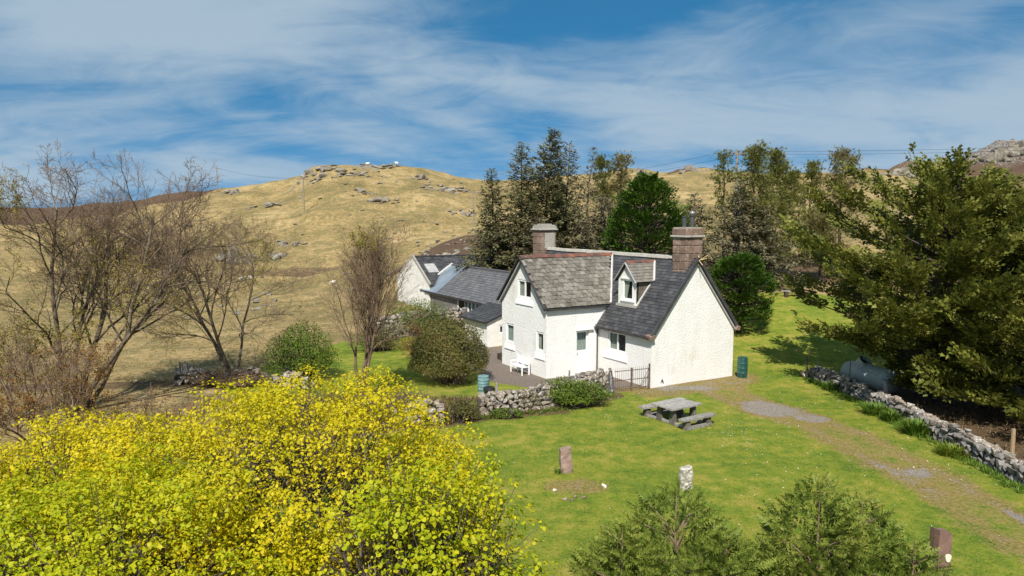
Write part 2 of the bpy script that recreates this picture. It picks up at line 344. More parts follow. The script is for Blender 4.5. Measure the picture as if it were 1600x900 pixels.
col = cmix(nt, sstep(nt, jit(s2.outputs[2], .8), .4, .65), col, lit)
moss = ramp(nt, nC, [(.32, (.13,.075,.018)), (.45, (.22,.145,.045)), (.56, (.29,.215,.10)), (.68, (.27,.225,.07))])
col = cmix(nt, mth(nt, 'MULTIPLY', sstep(nt, jit(jit(s1.outputs[1], 1.1), .9, nC), .34, .78), .85), col, moss)
grav = ramp(nt, noise(nt, P, 26, 4, .75), [(.34, (.095,.078,.062)), (.48, (.22,.19,.16)), (.62, (.40,.35,.30))])
col = cmix(nt, sstep(nt, jit(jit(s1.outputs[1], .9), 1.0, nC), .80, 1.06), col, grav)
pav = ramp(nt, nC, [(.3, (.11,.085,.068)), (.5, (.18,.145,.12)), (.7, (.25,.21,.175))])
col = cmix(nt, sstep(nt, jit(s1.outputs[2], .6), .4, .6), col, pav)
nt.links.new(col, b.inputs['Base Color']); b.inputs['Roughness'].default_value = .95; b.inputs['Specular IOR Level'].default_value = .12
bp = nd(nt, 'ShaderNodeBump'); bp.inputs['Strength'].default_value = .75; bp.inputs['Distance'].default_value = .12
hh = mth(nt, 'ADD', mth(nt, 'MULTIPLY', nC, .7), mth(nt, 'ADD', mth(nt, 'MULTIPLY', nD, .35), nB)); nt.links.new(hh, bp.inputs['Height']); nt.links.new(bp.outputs[0], b.inputs['Normal'])
M['ground'] = g
# ------------------------------------------------------------------ terrain
TH = .5342; AX, AY = 7.0533, 35.4184
UU = np.array([math.sin(TH), -math.cos(TH)]); VV = np.array([math.cos(TH), math.sin(TH)])
def hw(x, y): return (AX+x*UU[0]+y*VV[0], AY+x*UU[1]+y*VV[1])
HROT = TH-math.pi/2
ctrl = []
for X in (-26, -18, -10, -3, 4, 10, 16, 24):
    for Y in (-12, 4, 14, 22, 29, 36): ctrl.append((X, Y, 0))
ctrl += [(-40, 0, 0), (40, 0, 1), (-40, 25, 0), (38, 25, 1.0), (28, 36, .6), (12, 40, 0), (6, 44, .1), (0, 42, 0), (-6, 43, 0), (-13, 44, 0), (-2, 50, .3),
         (17, 46, 1.1), (21.6, 55, 2.55), (14, 54, 2.2), (8, 52, 1.3), (26, 46, 1.7), (30, 55, 3), (-9, 62, 1.1), (-3, 58, 1.0), (-15, 55, .2), (4, 60, 2.4), (-26, 45, 0), (-40, 45, 0)]
for p in [(0,495,62),(150,495,62),(300,495,62),(430,490,64),(540,478,68),
          (-300,450,105),(-300,400,160),(-300,350,230),(-300,332,400),
          (0,448,105),(0,400,160),(0,352,230),(0,329,390), (150,445,110),(150,390,160),(150,346,220),(150,324,330),
          (260,440,115),(260,380,160),(260,332,210),(260,309,260), (345,437,120),(345,375,155),(345,326,200),(345,298,240),
          (400,436,122),(400,370,155),(400,320,195),(400,292,235), (440,434,122),(440,368,152),(440,322,182),(440,291,222),
          (505,256,223),(570,254,225),(620,255,225),(458,284,219),(475,430,122),(475,370,150),(475,322,178),(475,290,205),(475,264,222),
          (540,425,118),(540,365,150),(540,310,180),(540,275,205),(540,254,225), (600,420,115),(600,370,145),(600,315,178),(600,277,205),(600,254,225),
          (650,397,92),(640,368,140),(640,320,175),(640,285,200),(640,260,225), (690,378,95),(690,360,150),(690,315,180),(690,273,226),
          (735,368,95),(735,355,155),(735,318,185),(735,283,226), (800,372,100),(800,345,150),(800,310,190),(800,284,230), (880,360,110),(880,310,190),(880,276,250),
          (980,398,80),(980,355,125),(980,305,200),(980,265,285), (1040,272,290),(1088,405,76),(1088,340,140),(1088,290,220),(1088,260,300), (1130,268,290),
          (1240,420,66),(1240,380,85),(1240,330,150),(1240,278,280), (1330,278,285),(1420,400,75),(1420,360,100),(1420,320,160),(1420,269,280), (1490,272,280),
          (1530,252,290),(1560,400,75),(1560,360,100),(1560,310,160),(1560,265,240),(1560,231,300), (1600,234,300), (1750,400,75),(1750,310,160),(1750,240,300)]:
    ctrl.append(at(*p))
for px, d, z in [(-300,560,4),(0,560,5),(150,500,8),(260,400,12),(345,360,10),(400,350,10),(475,330,18),(540,330,20),(640,330,18),(720,340,12),(800,350,12),(980,420,18),(1088,430,20),(1240,420,14),(1420,420,18),(1560,430,28),(1750,430,26)]:
    ctrl.append((( px-800)/FPX*d*1.005, d, z))
for a in range(0, 360, 30):
    for r, z in ((1200, -2), (4500, -8)): ctrl.append((r*math.cos(math.radians(a)), r*math.sin(math.radians(a)), z))
for a in (150, 180, 210, 240, 270, 300, 330, 0, 30):
    ctrl.append((120*math.cos(math.radians(a)), 120*math.sin(math.radians(a)), 0 if a > 100 else 5))
CT = np.array(ctrl, float)
def comp(X, Y):
    r = np.hypot(X, Y)+1e-6; k = np.log1p(r/25)/r; return X*k, Y*k
def kern(d2): return np.where(d2 > 1e-12, d2*np.log(d2+1e-12), 0)
cu, cv = comp(CT[:, 0], CT[:, 1]); n_ = len(CT)
K = kern((cu[:, None]-cu)**2+(cv[:, None]-cv)**2)+np.eye(n_)*2e-4
Pm = np.stack([np.ones(n_), cu, cv], 1)
SOL = np.linalg.solve(np.block([[K, Pm], [Pm.T, np.zeros((3, 3))]]), np.concatenate([CT[:, 2], np.zeros(3)]))
def height(X, Y):
    X = np.atleast_1d(np.asarray(X, float)); Y = np.atleast_1d(np.asarray(Y, float)); sh = X.shape; X = X.ravel(); Y = Y.ravel()
    u, v = comp(X, Y); z = SOL[n_]+SOL[n_+1]*u+SOL[n_+2]*v
    for i in range(0, len(X), 20000):
        s = slice(i, i+20000); z[s] += kern((u[s, None]-cu)**2+(v[s, None]-cv)**2)@SOL[:n_]
    r = np.hypot(X, Y)
    w = ss(r, 44, 110)*ss(Y, 20, 50); far = ss(r, 130, 220)
    z += w*(fbm(X/26, Y/26, 3, 4)*3.8+fbm(X/11, Y/6, 9, 4)*3.0)+far*(fbm(X/16, Y/16, 21, 4)*2.6)
    z += fbm(X/3.5, Y/3.5, 31, 3)*(.07+.6*ss(r, 40, 70))*np.where(r < 400, 1, 0)
    crag = ss(X, 90, 150)*ss(Y, 190, 260)*ss(r, 0, 1); z += crag*np.abs(fbm(X/12, Y/12, 41, 5))*14
    fl = ss(Y, 195, 212)*(1-ss(Y, 250, 290))*ss(X, -85, -70)*(1-ss(X, -32, -18)); capz = 24.6+fbm(X/6, Y/6, 63, 3)*1.6; z = np.where(z > capz, z*(1-fl)+fl*(capz+(z-capz)*.12), z)
    z -= 2.6*ss(Y, 195, 210)*ss(-62-X, 0, 4)*(1-ss(-62-X, 8, 30))
    return z.reshape(sh)
def hz(x, y): return float(height(x, y)[0])
LAWN = [(-3.6,28.6),(-.4,30.2),(2.2,31.2),(4.7,34.3),(7.0,35.2),(12.2,38.2),(11.6,41),(13.5,46),(15.2,52.5),(19,56.6),(24,55.5),(28,48),(28,39),(17.3,38.2),(16.8,34),(16.5,28),(16.4,15),(16.4,-8),(-16,-8),(-15,22)]
GARDEN = [(-3.5,29.4),(-.5,31),(2,32.2),(4.6,35.2),(1.5,38),(-1.2,42.5),(-3.6,47.5),(-7.5,51),(-12,48.5),(-15.5,36.6),(-11,30)]
PATIO = [(4.3,35.3),(6.9,35.9),(4.8,39.3),(1.8,37.5),(-.6,41.6),(2.4,43.4),(-1.0,46.2),(-3.6,46.5),(-2.6,41),(-1.0,36.6),(1.2,35.2)]
TRACK = [(12.2,38.3),(10.3,35.2),(11.5,31.2),(13.0,28.4),(13.55,25),(13.8,21.5),(14.0,17),(14.2,4)]
TRACK2 = [(6.9,34.6),(9.3,35.5),(11.8,37.3)]
PATCH = [(8.6,35.4,1.4,.55),(11.6,31.5,1.25,1.25),(13.7,23.3,.6,.55),(13.0,30.0,.8,.7),(14.6,19.2,.28,1.2)]
xs = np.unique(np.concatenate([np.arange(-27, 30, .33), np.arange(-210, -27, 1.9), np.arange(30, 260, 2.3), -np.geomspace(212, 4800, 14), np.geomspace(262, 4800, 14)]))
ys = np.unique(np.concatenate([np.arange(6, 61, .33), np.arange(61, 330, 1.7), np.geomspace(332, 4800, 16), -np.geomspace(1, 4800, 14), [2, 4]]))
GX, GY = np.meshgrid(xs, ys); GZ = height(GX, GY)
wob = fbm(GX/1.3, GY/1.3, 55, 3)*1.1
m_lawn = np.maximum(ss(sdist(GX, GY, LAWN)+wob*.3, -.35, .35), .86*ss(sdist(GX, GY, GARDEN)+wob, -.6, .6))
m_pat = ss(sdist(GX, GY, PATIO), -.25, .25)
dtk = ldist(GX, GY, TRACK); m_trk = (.72*ss(2.3-dtk+wob*1.2, 0, 1.5)+.26*np.exp(-((dtk-.85-wob*.3)/.38)**2))*(.85+.5*fbm(GX/2.2, GY/2.2, 88, 3))
m_trk = np.maximum(m_trk, .84*ss(1.7-ldist(GX, GY, TRACK2)+wob*.8, 0, 1.0))
for x, y, a, c in PATCH: m_trk = np.maximum(m_trk, 1.16*ss(1.8-np.hypot((GX-x)/a, (GY-y)/c)+wob*.9, 0, 1.1))
m_trk = np.maximum(m_trk, .74*ss(1.25-np.hypot((GX-2.05)/1.15, (GY-22.1)/.75)+wob*.9, 0, .7))
R_ = np.hypot(GX, GY)
m_he = np.zeros_like(GX)
for x, y, a, c in [(-8.5,93,9,11),(-3,88,6,9),(-16,92,5,4)]: m_he = np.maximum(m_he, ss(1.25-np.hypot((GX-x)/a, (GY-y)/c)+wob*.25, 0, .5))
m_he = np.maximum(m_he, .9*ss(GY, 225, 245)*ss(-GX-95, 0, 12))
m_he = np.maximum(m_he, .85*ss(1.2-np.hypot((GX-84)/22, (GY-296)/9)+wob*.2, 0, .5))
m_he = np.maximum(m_he, .7*ss(GX, 95, 150)*ss(GY, 150, 220))
m_he = np.maximum(m_he, .55*ss(1.2-np.hypot((GX+38)/15, (GY-126)/4)+wob*.3, 0, .6))
m_rk = .62*ss(GX, 100, 160)*ss(GY, 200, 260)
m_rk = np.maximum(m_rk, .55*ss(1.3-np.hypot((GX+52)/20, (GY-222)/8)+wob*.3, 0, .6))
m_rk = np.maximum(m_rk, .42*ss(fbm(GX/20, GY/20, 77, 4), .10, .2)*ss(R_, 100, 160))
tree_litter = np.maximum(ss(sdist(GX, GY, [(16.9,10),(16.9,33.5),(19,36),(26,37),(34,30),(40,8)]), -.2, .5)*.75, 0)  # brown needle litter under the trees right of the wall
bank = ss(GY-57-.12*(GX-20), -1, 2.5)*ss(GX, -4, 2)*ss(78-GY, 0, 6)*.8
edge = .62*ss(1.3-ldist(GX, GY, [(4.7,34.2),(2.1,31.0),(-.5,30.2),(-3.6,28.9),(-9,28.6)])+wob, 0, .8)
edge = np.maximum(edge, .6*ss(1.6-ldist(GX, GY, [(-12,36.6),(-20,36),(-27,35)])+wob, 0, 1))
m_li = np.maximum(np.maximum(tree_litter, bank), edge)
V = np.stack([GX, GY, GZ], -1).reshape(-1, 3); ny, nx = GX.shape
I = np.arange(ny*nx).reshape(ny, nx); Q = np.stack([I[:-1, :-1], I[:-1, 1:], I[1:, 1:], I[1:, :-1]], -1).reshape(-1, 4)
fc = lambda m: (m[:-1, :-1]+m[1:, 1:])/2
reg = np.zeros((ny-1, nx-1), int); reg[fc(m_lawn) > .5] = 1; reg[(fc(m_trk) > .6)] = 2; reg[fc(m_pat) > .5] = 3
reg = reg.ravel(); ones = np.ones_like(GX)
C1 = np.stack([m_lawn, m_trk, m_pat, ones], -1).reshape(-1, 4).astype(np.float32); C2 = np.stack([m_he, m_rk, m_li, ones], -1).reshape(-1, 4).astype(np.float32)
for k, nm, lb, ct in ((0, 'hillside', 'straw coloured rough grass hillside around the croft', 'hillside'), (1, 'lawn', 'mown green lawn and garden grass around the cottage', 'lawn'),
                  (2, 'driveway', 'worn mossy gravel track across the lawn', 'track'), (3, 'patio', 'brown paved yard between the garden wall and cottage', 'patio')):
    q = Q[reg == k]; used, inv = np.unique(q, return_inverse=True)
    me = mesh_np(nm, V[used], [inv.reshape(-1, 4)])
    for an, C in (('cover', C1), ('cover2', C2)):
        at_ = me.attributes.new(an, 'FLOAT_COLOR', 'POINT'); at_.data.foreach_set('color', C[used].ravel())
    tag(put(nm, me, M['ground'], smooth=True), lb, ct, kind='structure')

# ------------------------------------------------------------------ buildings
def wall_face(mb, outer, holes, o, ex, ey, depth, nin):
    """flat wall with real openings; outer/holes in 2D, placed by o + x*ex + y*ey; reveals go inward along nin"""
    o, ex, ey, nin = Vector(o), Vector(ex), Vector(ey), Vector(nin)
    loops = [outer]+[[(a, c), (b_, c), (b_, d), (a, d)] for a, b_, c, d in holes]
    pts = [o+ex*p[0]+ey*p[1] for lp in loops for p in lp]
    tri = geometry.tessellate_polygon([[Vector((p[0], p[1], 0)) for p in lp] for lp in loops])
    mb.add(pts, tri)
    for a, b_, c, d in holes:
        q = [o+ex*x+ey*y for x, y in ((a, c), (b_, c), (b_, d), (a, d))]
        mb.add(q+[p+nin*depth for p in q], [(0, 1, 5, 4), (1, 2, 6, 5), (2, 3, 7, 6), (3, 0, 4, 7)])
def window(parent, o, ex, nin, x0, x1, z0, z1, depth=.085, bars=1, sill=None, curtain='sides', frame='white', hbar=False, arch=True):
    """window set in a wall opening: frame with mullions, pane, sloping sill, curtain, dim room behind"""
    o, ex, nin = Vector(o), Vector(ex), Vector(nin); ez = Vector((0, 0, 1))
    def B(mb, a, b_, c, d, n0, n1):
        ps = [o+ex*x+ez*z+nin*n for n in (n0, n1) for x, z in ((a, c), (b_, c), (b_, d), (a, d))]
        mb.add(ps, [(0, 1, 2, 3), (7, 6, 5, 4), (0, 4, 5, 1), (1, 5, 6, 2), (2, 6, 7, 3), (3, 7, 4, 0)])
    f = MB(); t = .10; n0, n1 = depth-.06, depth+.02
    B(f, x0+.003, x0+t, z0+.003, z1-.003, n0, n1); B(f, x1-t, x1-.003, z0+.003, z1-.003, n0, n1)
    B(f, x0+t, x1-t, z0+.003, z0+t, n0, n1); B(f, x0+t, x1-t, z1-t, z1-.003, n0, n1)
    for k in range(bars):
        xm = x0+(x1-x0)*(k+1)/(bars+1); B(f, xm-.045, xm+.045, z0+t, z1-t, n0+.01, n1)
    if hbar: zm = (z0+z1)/2; B(f, x0+t, x1-t, zm-.03, zm+.03, n0+.012, n1-.002)
    w = f.build('window', M[frame], parent)
    p = MB(); B(p, x0+t-.01, x1-t+.01, z0+t-.01, z1-t+.01, depth, depth+.008); p.build('pane', M['glass'], w)
    r = MB(); q = [o+ex*x+ez*z+nin*n for n in (depth+.03, depth+1.0) for x, z in ((x0, z0), (x1, z0), (x1, z1), (x0, z1))]
    r.add(q, [(4, 5, 6, 7), (0, 1, 5, 4), (1, 2, 6, 5), (2, 3, 7, 6), (3, 0, 4, 7)]); r.build('room', M['room'], w)
    if curtain:
        wd = (x1-x0)
        spans = {'sides': [(x0+.03, x0+wd*.3), (x1-wd*.22, x1-.03)], 'left': [(x0+.03, x0+wd*.46), (x1-wd*.16, x1-.03)], 'net': [(x0+.03, x1-.03)], 'tied': [(x0+.03, x0+wd*.55)]}[curtain]
        for a, b_ in spans:
            n = 10; ps = []; c = MB()
            for i in range(n+1):
                xx = a+(b_-a)*i/n; off = depth+.04+.018*(i % 2)
                top = o+ex*xx+ez*(z1-.05)+nin*off
                zb = z0+.06 if curtain != 'tied' else z0+.1+(z1-z0)*.0
                xb = xx if curtain != 'tied' else a+(xx-a)*.55
                ps += [o+ex*xb+ez*zb+nin*off, top]
            c.add(ps, [(2*i, 2*i+2, 2*i+3, 2*i+1) for i in range(n)]); c.build('curtain', M['net' if curtain == 'net' else 'curtain'], w)
    if sill:
        a, b_, zb, zt, pr = sill; s_ = MB()
        ps = [o+ex*x+ez*z+nin*n for x in (a, b_) for z, n in ((zt, -.004), (zb+.03, -pr), (zb, -pr), (zb, -.004))]
        s_.add(ps, [(0, 1, 2, 3), (7, 6, 5, 4), (0, 4, 5, 1), (1, 5, 6, 2), (2, 6, 7, 3), (3, 7, 4, 0)])
        s_.build('sill', M['white'], w)
    return w
def slates(p_eave0, p_eave1, p_top0, p_top1, wd, ex, th, seed, keep=None, lift=.02, jag=.01):
    """overlapping slates on a slope as separate thin slabs in one mesh"""
    r = random.Random(seed); e0, e1, t0, t1 = map(Vector, (p_eave0, p_eave1, p_top0, p_top1))
    ux = (e1-e0).normalized(); uy = (t0-e0); L = uy.length; uy.normalize(); nrm_ = ux.cross(uy).normalized()
    if nrm_.z < 0: nrm_ = -nrm_
    Wd = (e1-e0).length; rows = int(L/ex); mb = MB()
    for j in range(rows+1):
        y = j*ex; x = -(wd/2 if j % 2 else 0)
        while x < Wd:
            w_ = wd*r.uniform(.88, 1.1); a, b_ = max(x, 0), min(x+w_-.008, Wd); x += w_
            if b_-a < .04: continue
            ym = y+r.uniform(-jag, jag); yt = min(y+ex*1.25, L+.05)
            c = e0+ux*((a+b_)/2)+uy*(y+ex*.5)
            if keep and not keep(c): continue
            h0 = lift+th+r.uniform(0, .008); h1 = lift*.4
            ps = [e0+ux*a+uy*ym+nrm_*h0, e0+ux*b_+uy*(ym+r.uniform(-.5, .5)*jag)+nrm_*h0, e0+ux*b_+uy*yt+nrm_*h1, e0+ux*a+uy*yt+nrm_*h1]
            lo = [ps[0]-nrm_*th*1.6, ps[1]-nrm_*th*1.6]
            mb.add(ps+lo, [(0, 1, 2, 3), (4, 5, 1, 0), (4, 0, 3), (5, 2, 1)])
    return mb
def slab(mb, a, b_, c, d, t):
    a, b_, c, d = map(Vector, (a, b_, c, d)); n = (b_-a).cross(d-a).normalized()
    if n.z < 0: n = -n
    ps = [a, b_, c, d]+[p-n*t for p in (a, b_, c, d)]
    mb.add(ps, [(0, 1, 2, 3), (7, 6, 5, 4), (0, 4, 5, 1), (1, 5, 6, 2), (2, 6, 7, 3), (3, 7, 4, 0)])
HE, HR, WM, LM = 2.84, 6.46, 5.85, 15.1          # main block: eave, ridge, depth, length
XW0, XW1, YW, HWE, HWR = -9.22, -4.48, -3.42, 3.97, 6.40   # wing
TM = (HR-HE)/(WM/2); XWM = (XW0+XW1)/2; TW = (HWR-HWE)/((XW1-XW0)/2)
house = thing('cottage', 'white roughcast croft cottage with front wing, slate roof and two chimneys', 'house', (AX, AY, 0), HROT)
mb = MB(); ez = (0, 0, 1)
Z0 = -.5
wall_face(mb, [(-4.48, Z0), (0, Z0), (0, HE), (-4.48, HE)], [(-3.52, -1.98, 1.40, 2.48)], (0, 0, 0), (1, 0, 0), ez, .2, (0, 1, 0))
wall_face(mb, [(-LM, Z0), (XW0, Z0), (XW0, HE), (-LM, HE)], [], (0, 0, 0), (1, 0, 0), ez, .2, (0, 1, 0))
for xg in (0, -LM): wall_face(mb, [(0, Z0), (WM, Z0), (WM, HE), (WM/2, HR-.02), (0, HE)], [], (xg, 0, 0), (0, 1, 0), ez, .2, (-1, 0, 0))
wall_face(mb, [(-LM, Z0), (0, Z0), (0, HE), (-LM, HE)], [], (0, WM, 0), (1, 0, 0), ez, .2, (0, -1, 0))
GW = [(-8.74, -7.84, 1.38, 2.48), (-5.46, -4.72, 1.38, 2.44), (-7.42, -5.98, 4.12, 5.14)]
wall_face(mb, [(XW0, Z0), (XW1, Z0), (XW1, HWE), (XWM, HWR-.02), (XW0, HWE)], GW, (0, YW, 0), (1, 0, 0), ez, .2, (0, 1, 0))
DO = (-1.42, -.60, .10, 2.40)
wall_face(mb, [(YW, Z0), (0, Z0), (0, HE), ((HWE-HE)/TM, HWE), (YW, HWE)], [DO], (XW1, 0, 0), (0, 1, 0), ez, .2, (-1, 0, 0))
wall_face(mb, [(YW, Z0), (0, Z0), (0, HE), ((HWE-HE)/TM, HWE), (YW, HWE)], [], (XW0, 0, 0), (0, 1, 0), ez, .2, (1, 0, 0))
mb.build('wall', M['harl'], house)
fo, fx, fi = (0, 0, 0), (1, 0, 0), (0, 1, 0)
window(house, fo, fx, fi, -3.52, -1.98, 1.40, 2.48, bars=1, sill=(-3.9, -1.88, .95, 1.36, .05), curtain='left')
go = (0, YW, 0)
window(house, go, fx, fi, *GW[0], bars=0, sill=(-8.9, -7.74, .98, 1.34, .05), curtain='net')
window(house, go, fx, fi, *GW[1], bars=0, sill=(-5.58, -4.6, .95, 1.34, .05), curtain='left')
window(house, go, fx, fi, *GW[2], bars=1, sill=(-7.62, -5.78, 3.74, 4.08, .05), curtain='left')
# half-glazed door in the wing side
so, sx, si = (XW1, 0, 0), (0, 1, 0), (-1, 0, 0)
d_ = MB(); d_.box(XW1-.17, XW1-.11, DO[0]+.004, DO[1]-.004, DO[2], 1.30); d_.box(XW1-.17, XW1-.11, DO[0]+.004, DO[0]+.10, 1.30, DO[3]-.004); d_.box(XW1-.17, XW1-.11, DO[1]-.10, DO[1]-.004, 1.30, DO[3]-.004); d_.box(XW1-.17, XW1-.11, DO[0]+.1, DO[1]-.1, 2.28, DO[3]-.004)
dr = d_.build('door', M['white'], house)
MB().box(XW1-.15, XW1-.14, DO[0]+.09, DO[1]-.09, 1.29, 2.29).build('pane', M['glass'], dr)
c = MB(); n = 12
c.add([(XW1-.24-.02*(i % 2), DO[0]+.06+(DO[1]-DO[0]-.12)*i/n, z) for i in range(n+1) for z in (1.2, 2.34)], [(2*i, 2*i+2, 2*i+3, 2*i+1) for i in range(n)]); c.build('net_curtain', M['net'], dr)
r_ = MB(); r_.add([(XW1-n_x, y, z) for n_x in (.3, 1.2) for y, z in ((DO[0], DO[2]), (DO[1], DO[2]), (DO[1], DO[3]), (DO[0], DO[3]))], [(4, 5, 6, 7), (0, 1, 5, 4), (1, 2, 6, 5), (2, 3, 7, 6), (3, 0, 4, 7)]); r_.build('room', M['room'], dr)
MB().box(XW1-.105, XW1-.06, DO[0]+.12, DO[0]+.15, 1.05, 1.17).build('handle', M['steel'], dr)
MB().box(XW1+.003, XW1+.14, DO[0]-.08, DO[1]+.24, 2.44, 2.50).build('door_hood', M['white'], house)
MB().box(XW1+.002, XW1+.22, DO[0]-.1, DO[1]+.1, -.2, .09).build('door_step', M['cement'], house)
# main roof
ov = .16; zt = HE-ov*TM
roof = MB(); slab(roof, (-LM-.1, -ov, zt), (.13, -ov, zt), (.13, WM/2, HR), (-LM-.1, WM/2, HR), .11); slab(roof, (.13, WM+ov, zt), (-LM-.1, WM+ov, zt), (-LM-.1, WM/2, HR-.002), (.13, WM/2, HR-.002), .11)
roof = roof.build('roof', M['slate_deck'], house)
inw = lambda c: not (XW0+.1 < c.x < XW1-.05 and c.z < min(HWE+.1, 99)) and not (c.z < HWR-abs(c.x-XWM)*TW-.1 and XW0 < c.x < XW1+.0)
o = slates((-LM-.1, -ov-.03, zt-.04), (.15, -ov-.03, zt-.04), (-LM-.1, WM/2, HR), (.15, WM/2, HR), .27, .19, .011, 4, inw).build('slate_courses', M['slate'], roof); tag(o, 'dark slates of the main front slope', kind='stuff')
o = slates((.15, WM+ov+.03, zt-.04), (-LM-.1, WM+ov+.03, zt-.04), (.15, WM/2, HR), (-LM-.1, WM/2, HR), .27, .19, .011, 5).build('slate_courses', M['slate'], roof); tag(o, 'dark slates of the main rear slope', kind='stuff')
# ridge cement of the main roof, piece by piece
rm = random.Random(8); cap = MB(); cap.add([(0, -.17, -.09), (0, -.10, .05), (0, 0, .10), (0, .10, .05), (0, .17, -.09), (.56, -.17, -.09), (.56, -.10, .05), (.56, 0, .10), (.56, .10, .05), (.56, .17, -.09)],
        [(0, 1, 6, 5), (1, 2, 7, 6), (2, 3, 8, 7), (3, 4, 9, 8), (0, 4, 3, 2, 1), (5, 6, 7, 8, 9)])
capm = bpy.data.meshes.new('ridge_tile'); capm.from_pydata(cap.v, [], cap.f); capm.materials.append(M['cement'])
x = -LM+1.2
while x < -1.3:
    put('ridge_tile', capm, None, roof, loc=(x, WM/2+rm.uniform(-.01, .01), HR+.02+rm.uniform(-.012, .012)), rot=(rm.uniform(-.04, .04), rm.uniform(-.012, .012), rm.uniform(-.02, .02))); x += .57
# verges of the right gable: slate edge, pale bed, skew stones at the feet
for sgn, ye in ((1, -ov), (-1, WM+ov)):
    yb = WM/2
    b_ = MB(); b_.beam((.16, ye-.02*sgn, zt-.02), (.16, yb, HR+.03), .16, .09, (1, 0, 0)); b_.build('verge', M['slate'], roof)
    b_ = MB(); b_.beam((.075, ye+.05*sgn, zt-.14), (.075, yb, HR-.155), .13, .07, (1, 0, 0)); b_.build('verge_bed', M['greytrim'], roof)
skm = bevel_mesh(MB().box(-.2, .22, -.16, .16, -.13, .13).build('skew_stone', M['sandstone'], roof, loc=(0, -.12, HE-.24), rot=(.2, .05, 0)).data, .03)
put('skew_stone', skm, None, roof, loc=(.02, WM+.12, HE-.22), rot=(-.25, .05, .1))
# wing roof: tiles one by one on the slope seen from the lawn
ovw = .16; zw = HWE-ovw*TW; yf = YW-.20
wr = MB(); yv = lambda z: (z-HE)/TM
slab(wr, (XW1+ovw, yf, zw), (XW1+ovw, yv(zw)+.25, zw), (XWM, yv(HWR)+.1, HWR), (XWM, yf, HWR), .07)
slab(wr, (XW0-ovw, yv(zw)+.25, zw), (XW0-ovw, yf, zw), (XWM, yf, HWR-.002), (XWM, yv(HWR)+.1, HWR-.002), .07)
wroof = wr.build('wing_roof', M['slate_deck'], house)
SL = math.hypot(XW1+ovw-XWM, HWR-zw); ang = math.atan2(HWR-zw, XW1+ovw-XWM)
tm = MB(); tw_, th_ = .345, .40
tm.add([(-tw_/2, 0, .042), (-tw_/2+.04, -.025, .042), (tw_/2-.04, -.025, .042), (tw_/2, 0, .042), (tw_/2, th_, .006), (-tw_/2, th_, .006), (-tw_/2, 0, .005), (-tw_/2+.04, -.025, .005), (tw_/2-.04, -.025, .005), (tw_/2, 0, .005), (tw_/2, th_, -.01), (-tw_/2, th_, -.01)],
       [(0, 1, 2, 3, 4, 5), (6, 7, 1, 0), (7, 8, 2, 1), (8, 9, 3, 2), (9, 10, 4, 3), (11, 6, 0, 5)])
tmesh = bpy.data.meshes.new('tile'); tmesh.from_pydata(tm.v, [], tm.f); tmesh.materials.append(M['tile'])
rt = random.Random(5); row = 0; s = 0.0
# tile local: x along -y(house)... y up the slope
while s < SL-.12:
    z = zw+s*math.sin(ang); xx = XW1+ovw-s*math.cos(ang); y = yf+.15-(tw_/2 if row % 2 else 0); yend = yv(z)+.02
    while y < yend:
        sx_ = 1.0; yc = y
        if y-tw_/2 < yf: sx_ = .55; yc = y+tw_*.22
        nrmz = Vector((math.sin(ang), 0, math.cos(ang)))
        Mx = Matrix((Vector((0, 1, 0)), Vector((-math.cos(ang), 0, math.sin(ang))), nrmz)).transposed().to_4x4()
        o = put('tile', tmesh, None, wroof); o.matrix_local = Matrix.Translation(Vector((xx, yc, z))+nrmz*rt.uniform(.0, .028)) @ Mx @ Matrix.Rotation(rt.uniform(-.035, .035), 4, 'Z') @ Matrix.Rotation(rt.uniform(-.02, .02), 4, 'Y') @ Matrix.Diagonal((sx_*rt.uniform(.91, .97), 1, 1, 1))
        y += tw_
    s += .272; row += 1
o = slates((XW0-ovw, yv(zw), zw), (XW0-ovw, yf, zw), (XWM, yv(zw), HWR), (XWM, yf, HWR), .345, .27, .03, 9).build('far_tiles', M['tile_join'], wroof); tag(o, 'stone tiles of the far wing slope', kind='stuff')
clm = capm.copy(); clm.materials.clear(); clm.materials.append(M['clay'])
y = yf-.02
while y < yv(HWR)-.1:
    put('ridge_tile', clm, None, wroof, loc=(XWM, y, HWR+.03+rt.uniform(-.01, .01)), rot=(rt.uniform(-.01, .01), rt.uniform(-.05, .05), math.pi/2), scale=(.8, .95, .95)); y += .455
for sgn, xe in ((1, XW1+ovw+.02), (-1, XW0-ovw-.02)):
    MB().beam((xe, yf-.025, zw-.05), (XWM-.0*sgn, yf-.025, HWR-.0), .05, .17, (0, -1, 0)).build('bargeboard', M['darktrim'], wroof)
    MB().beam((xe-.07*sgn, yf+.05, zw-.17), (XWM, yf+.05, HWR-.17), .06, .09, (0, -1, 0)).build('barge_fillet', M['greytrim'], wroof)
    MB().beam((xe-.02*sgn, yf+.1, zw-.11), (xe-.02*sgn, (yv(zw) if sgn > 0 else 0), zw-.11), .10, .08).build('gutter', M['darktrim'], wroof)
MB().beam((XWM+.06, yv(HWR)-.06, HWR+.05), (XW1+ovw+.03, yv(zw)-.02, zw+.06), .11, .05, (0, -1, .8)).build('valley_flashing', M['paleflash'], wroof)
MB().beam((XW1+.03, yv(HWE)-.12, HWE-.10), (XW1+.03, -ov, zt+.06), .07, .10, (1, 0, 0)).build('abutment_flashing', M['paleflash'], roof)
MB().beam((XW1+.05, -ov-.07, zt-.10), (.05, -ov-.07, zt-.10), .10, .09).build('gutter', M['darktrim'], house)
MB().cyl((XW1+.09, -.08, zt-.08), (XW1+.09, -.08, -.1), .04, n=8).build('downpipe', M['darktrim'], house)
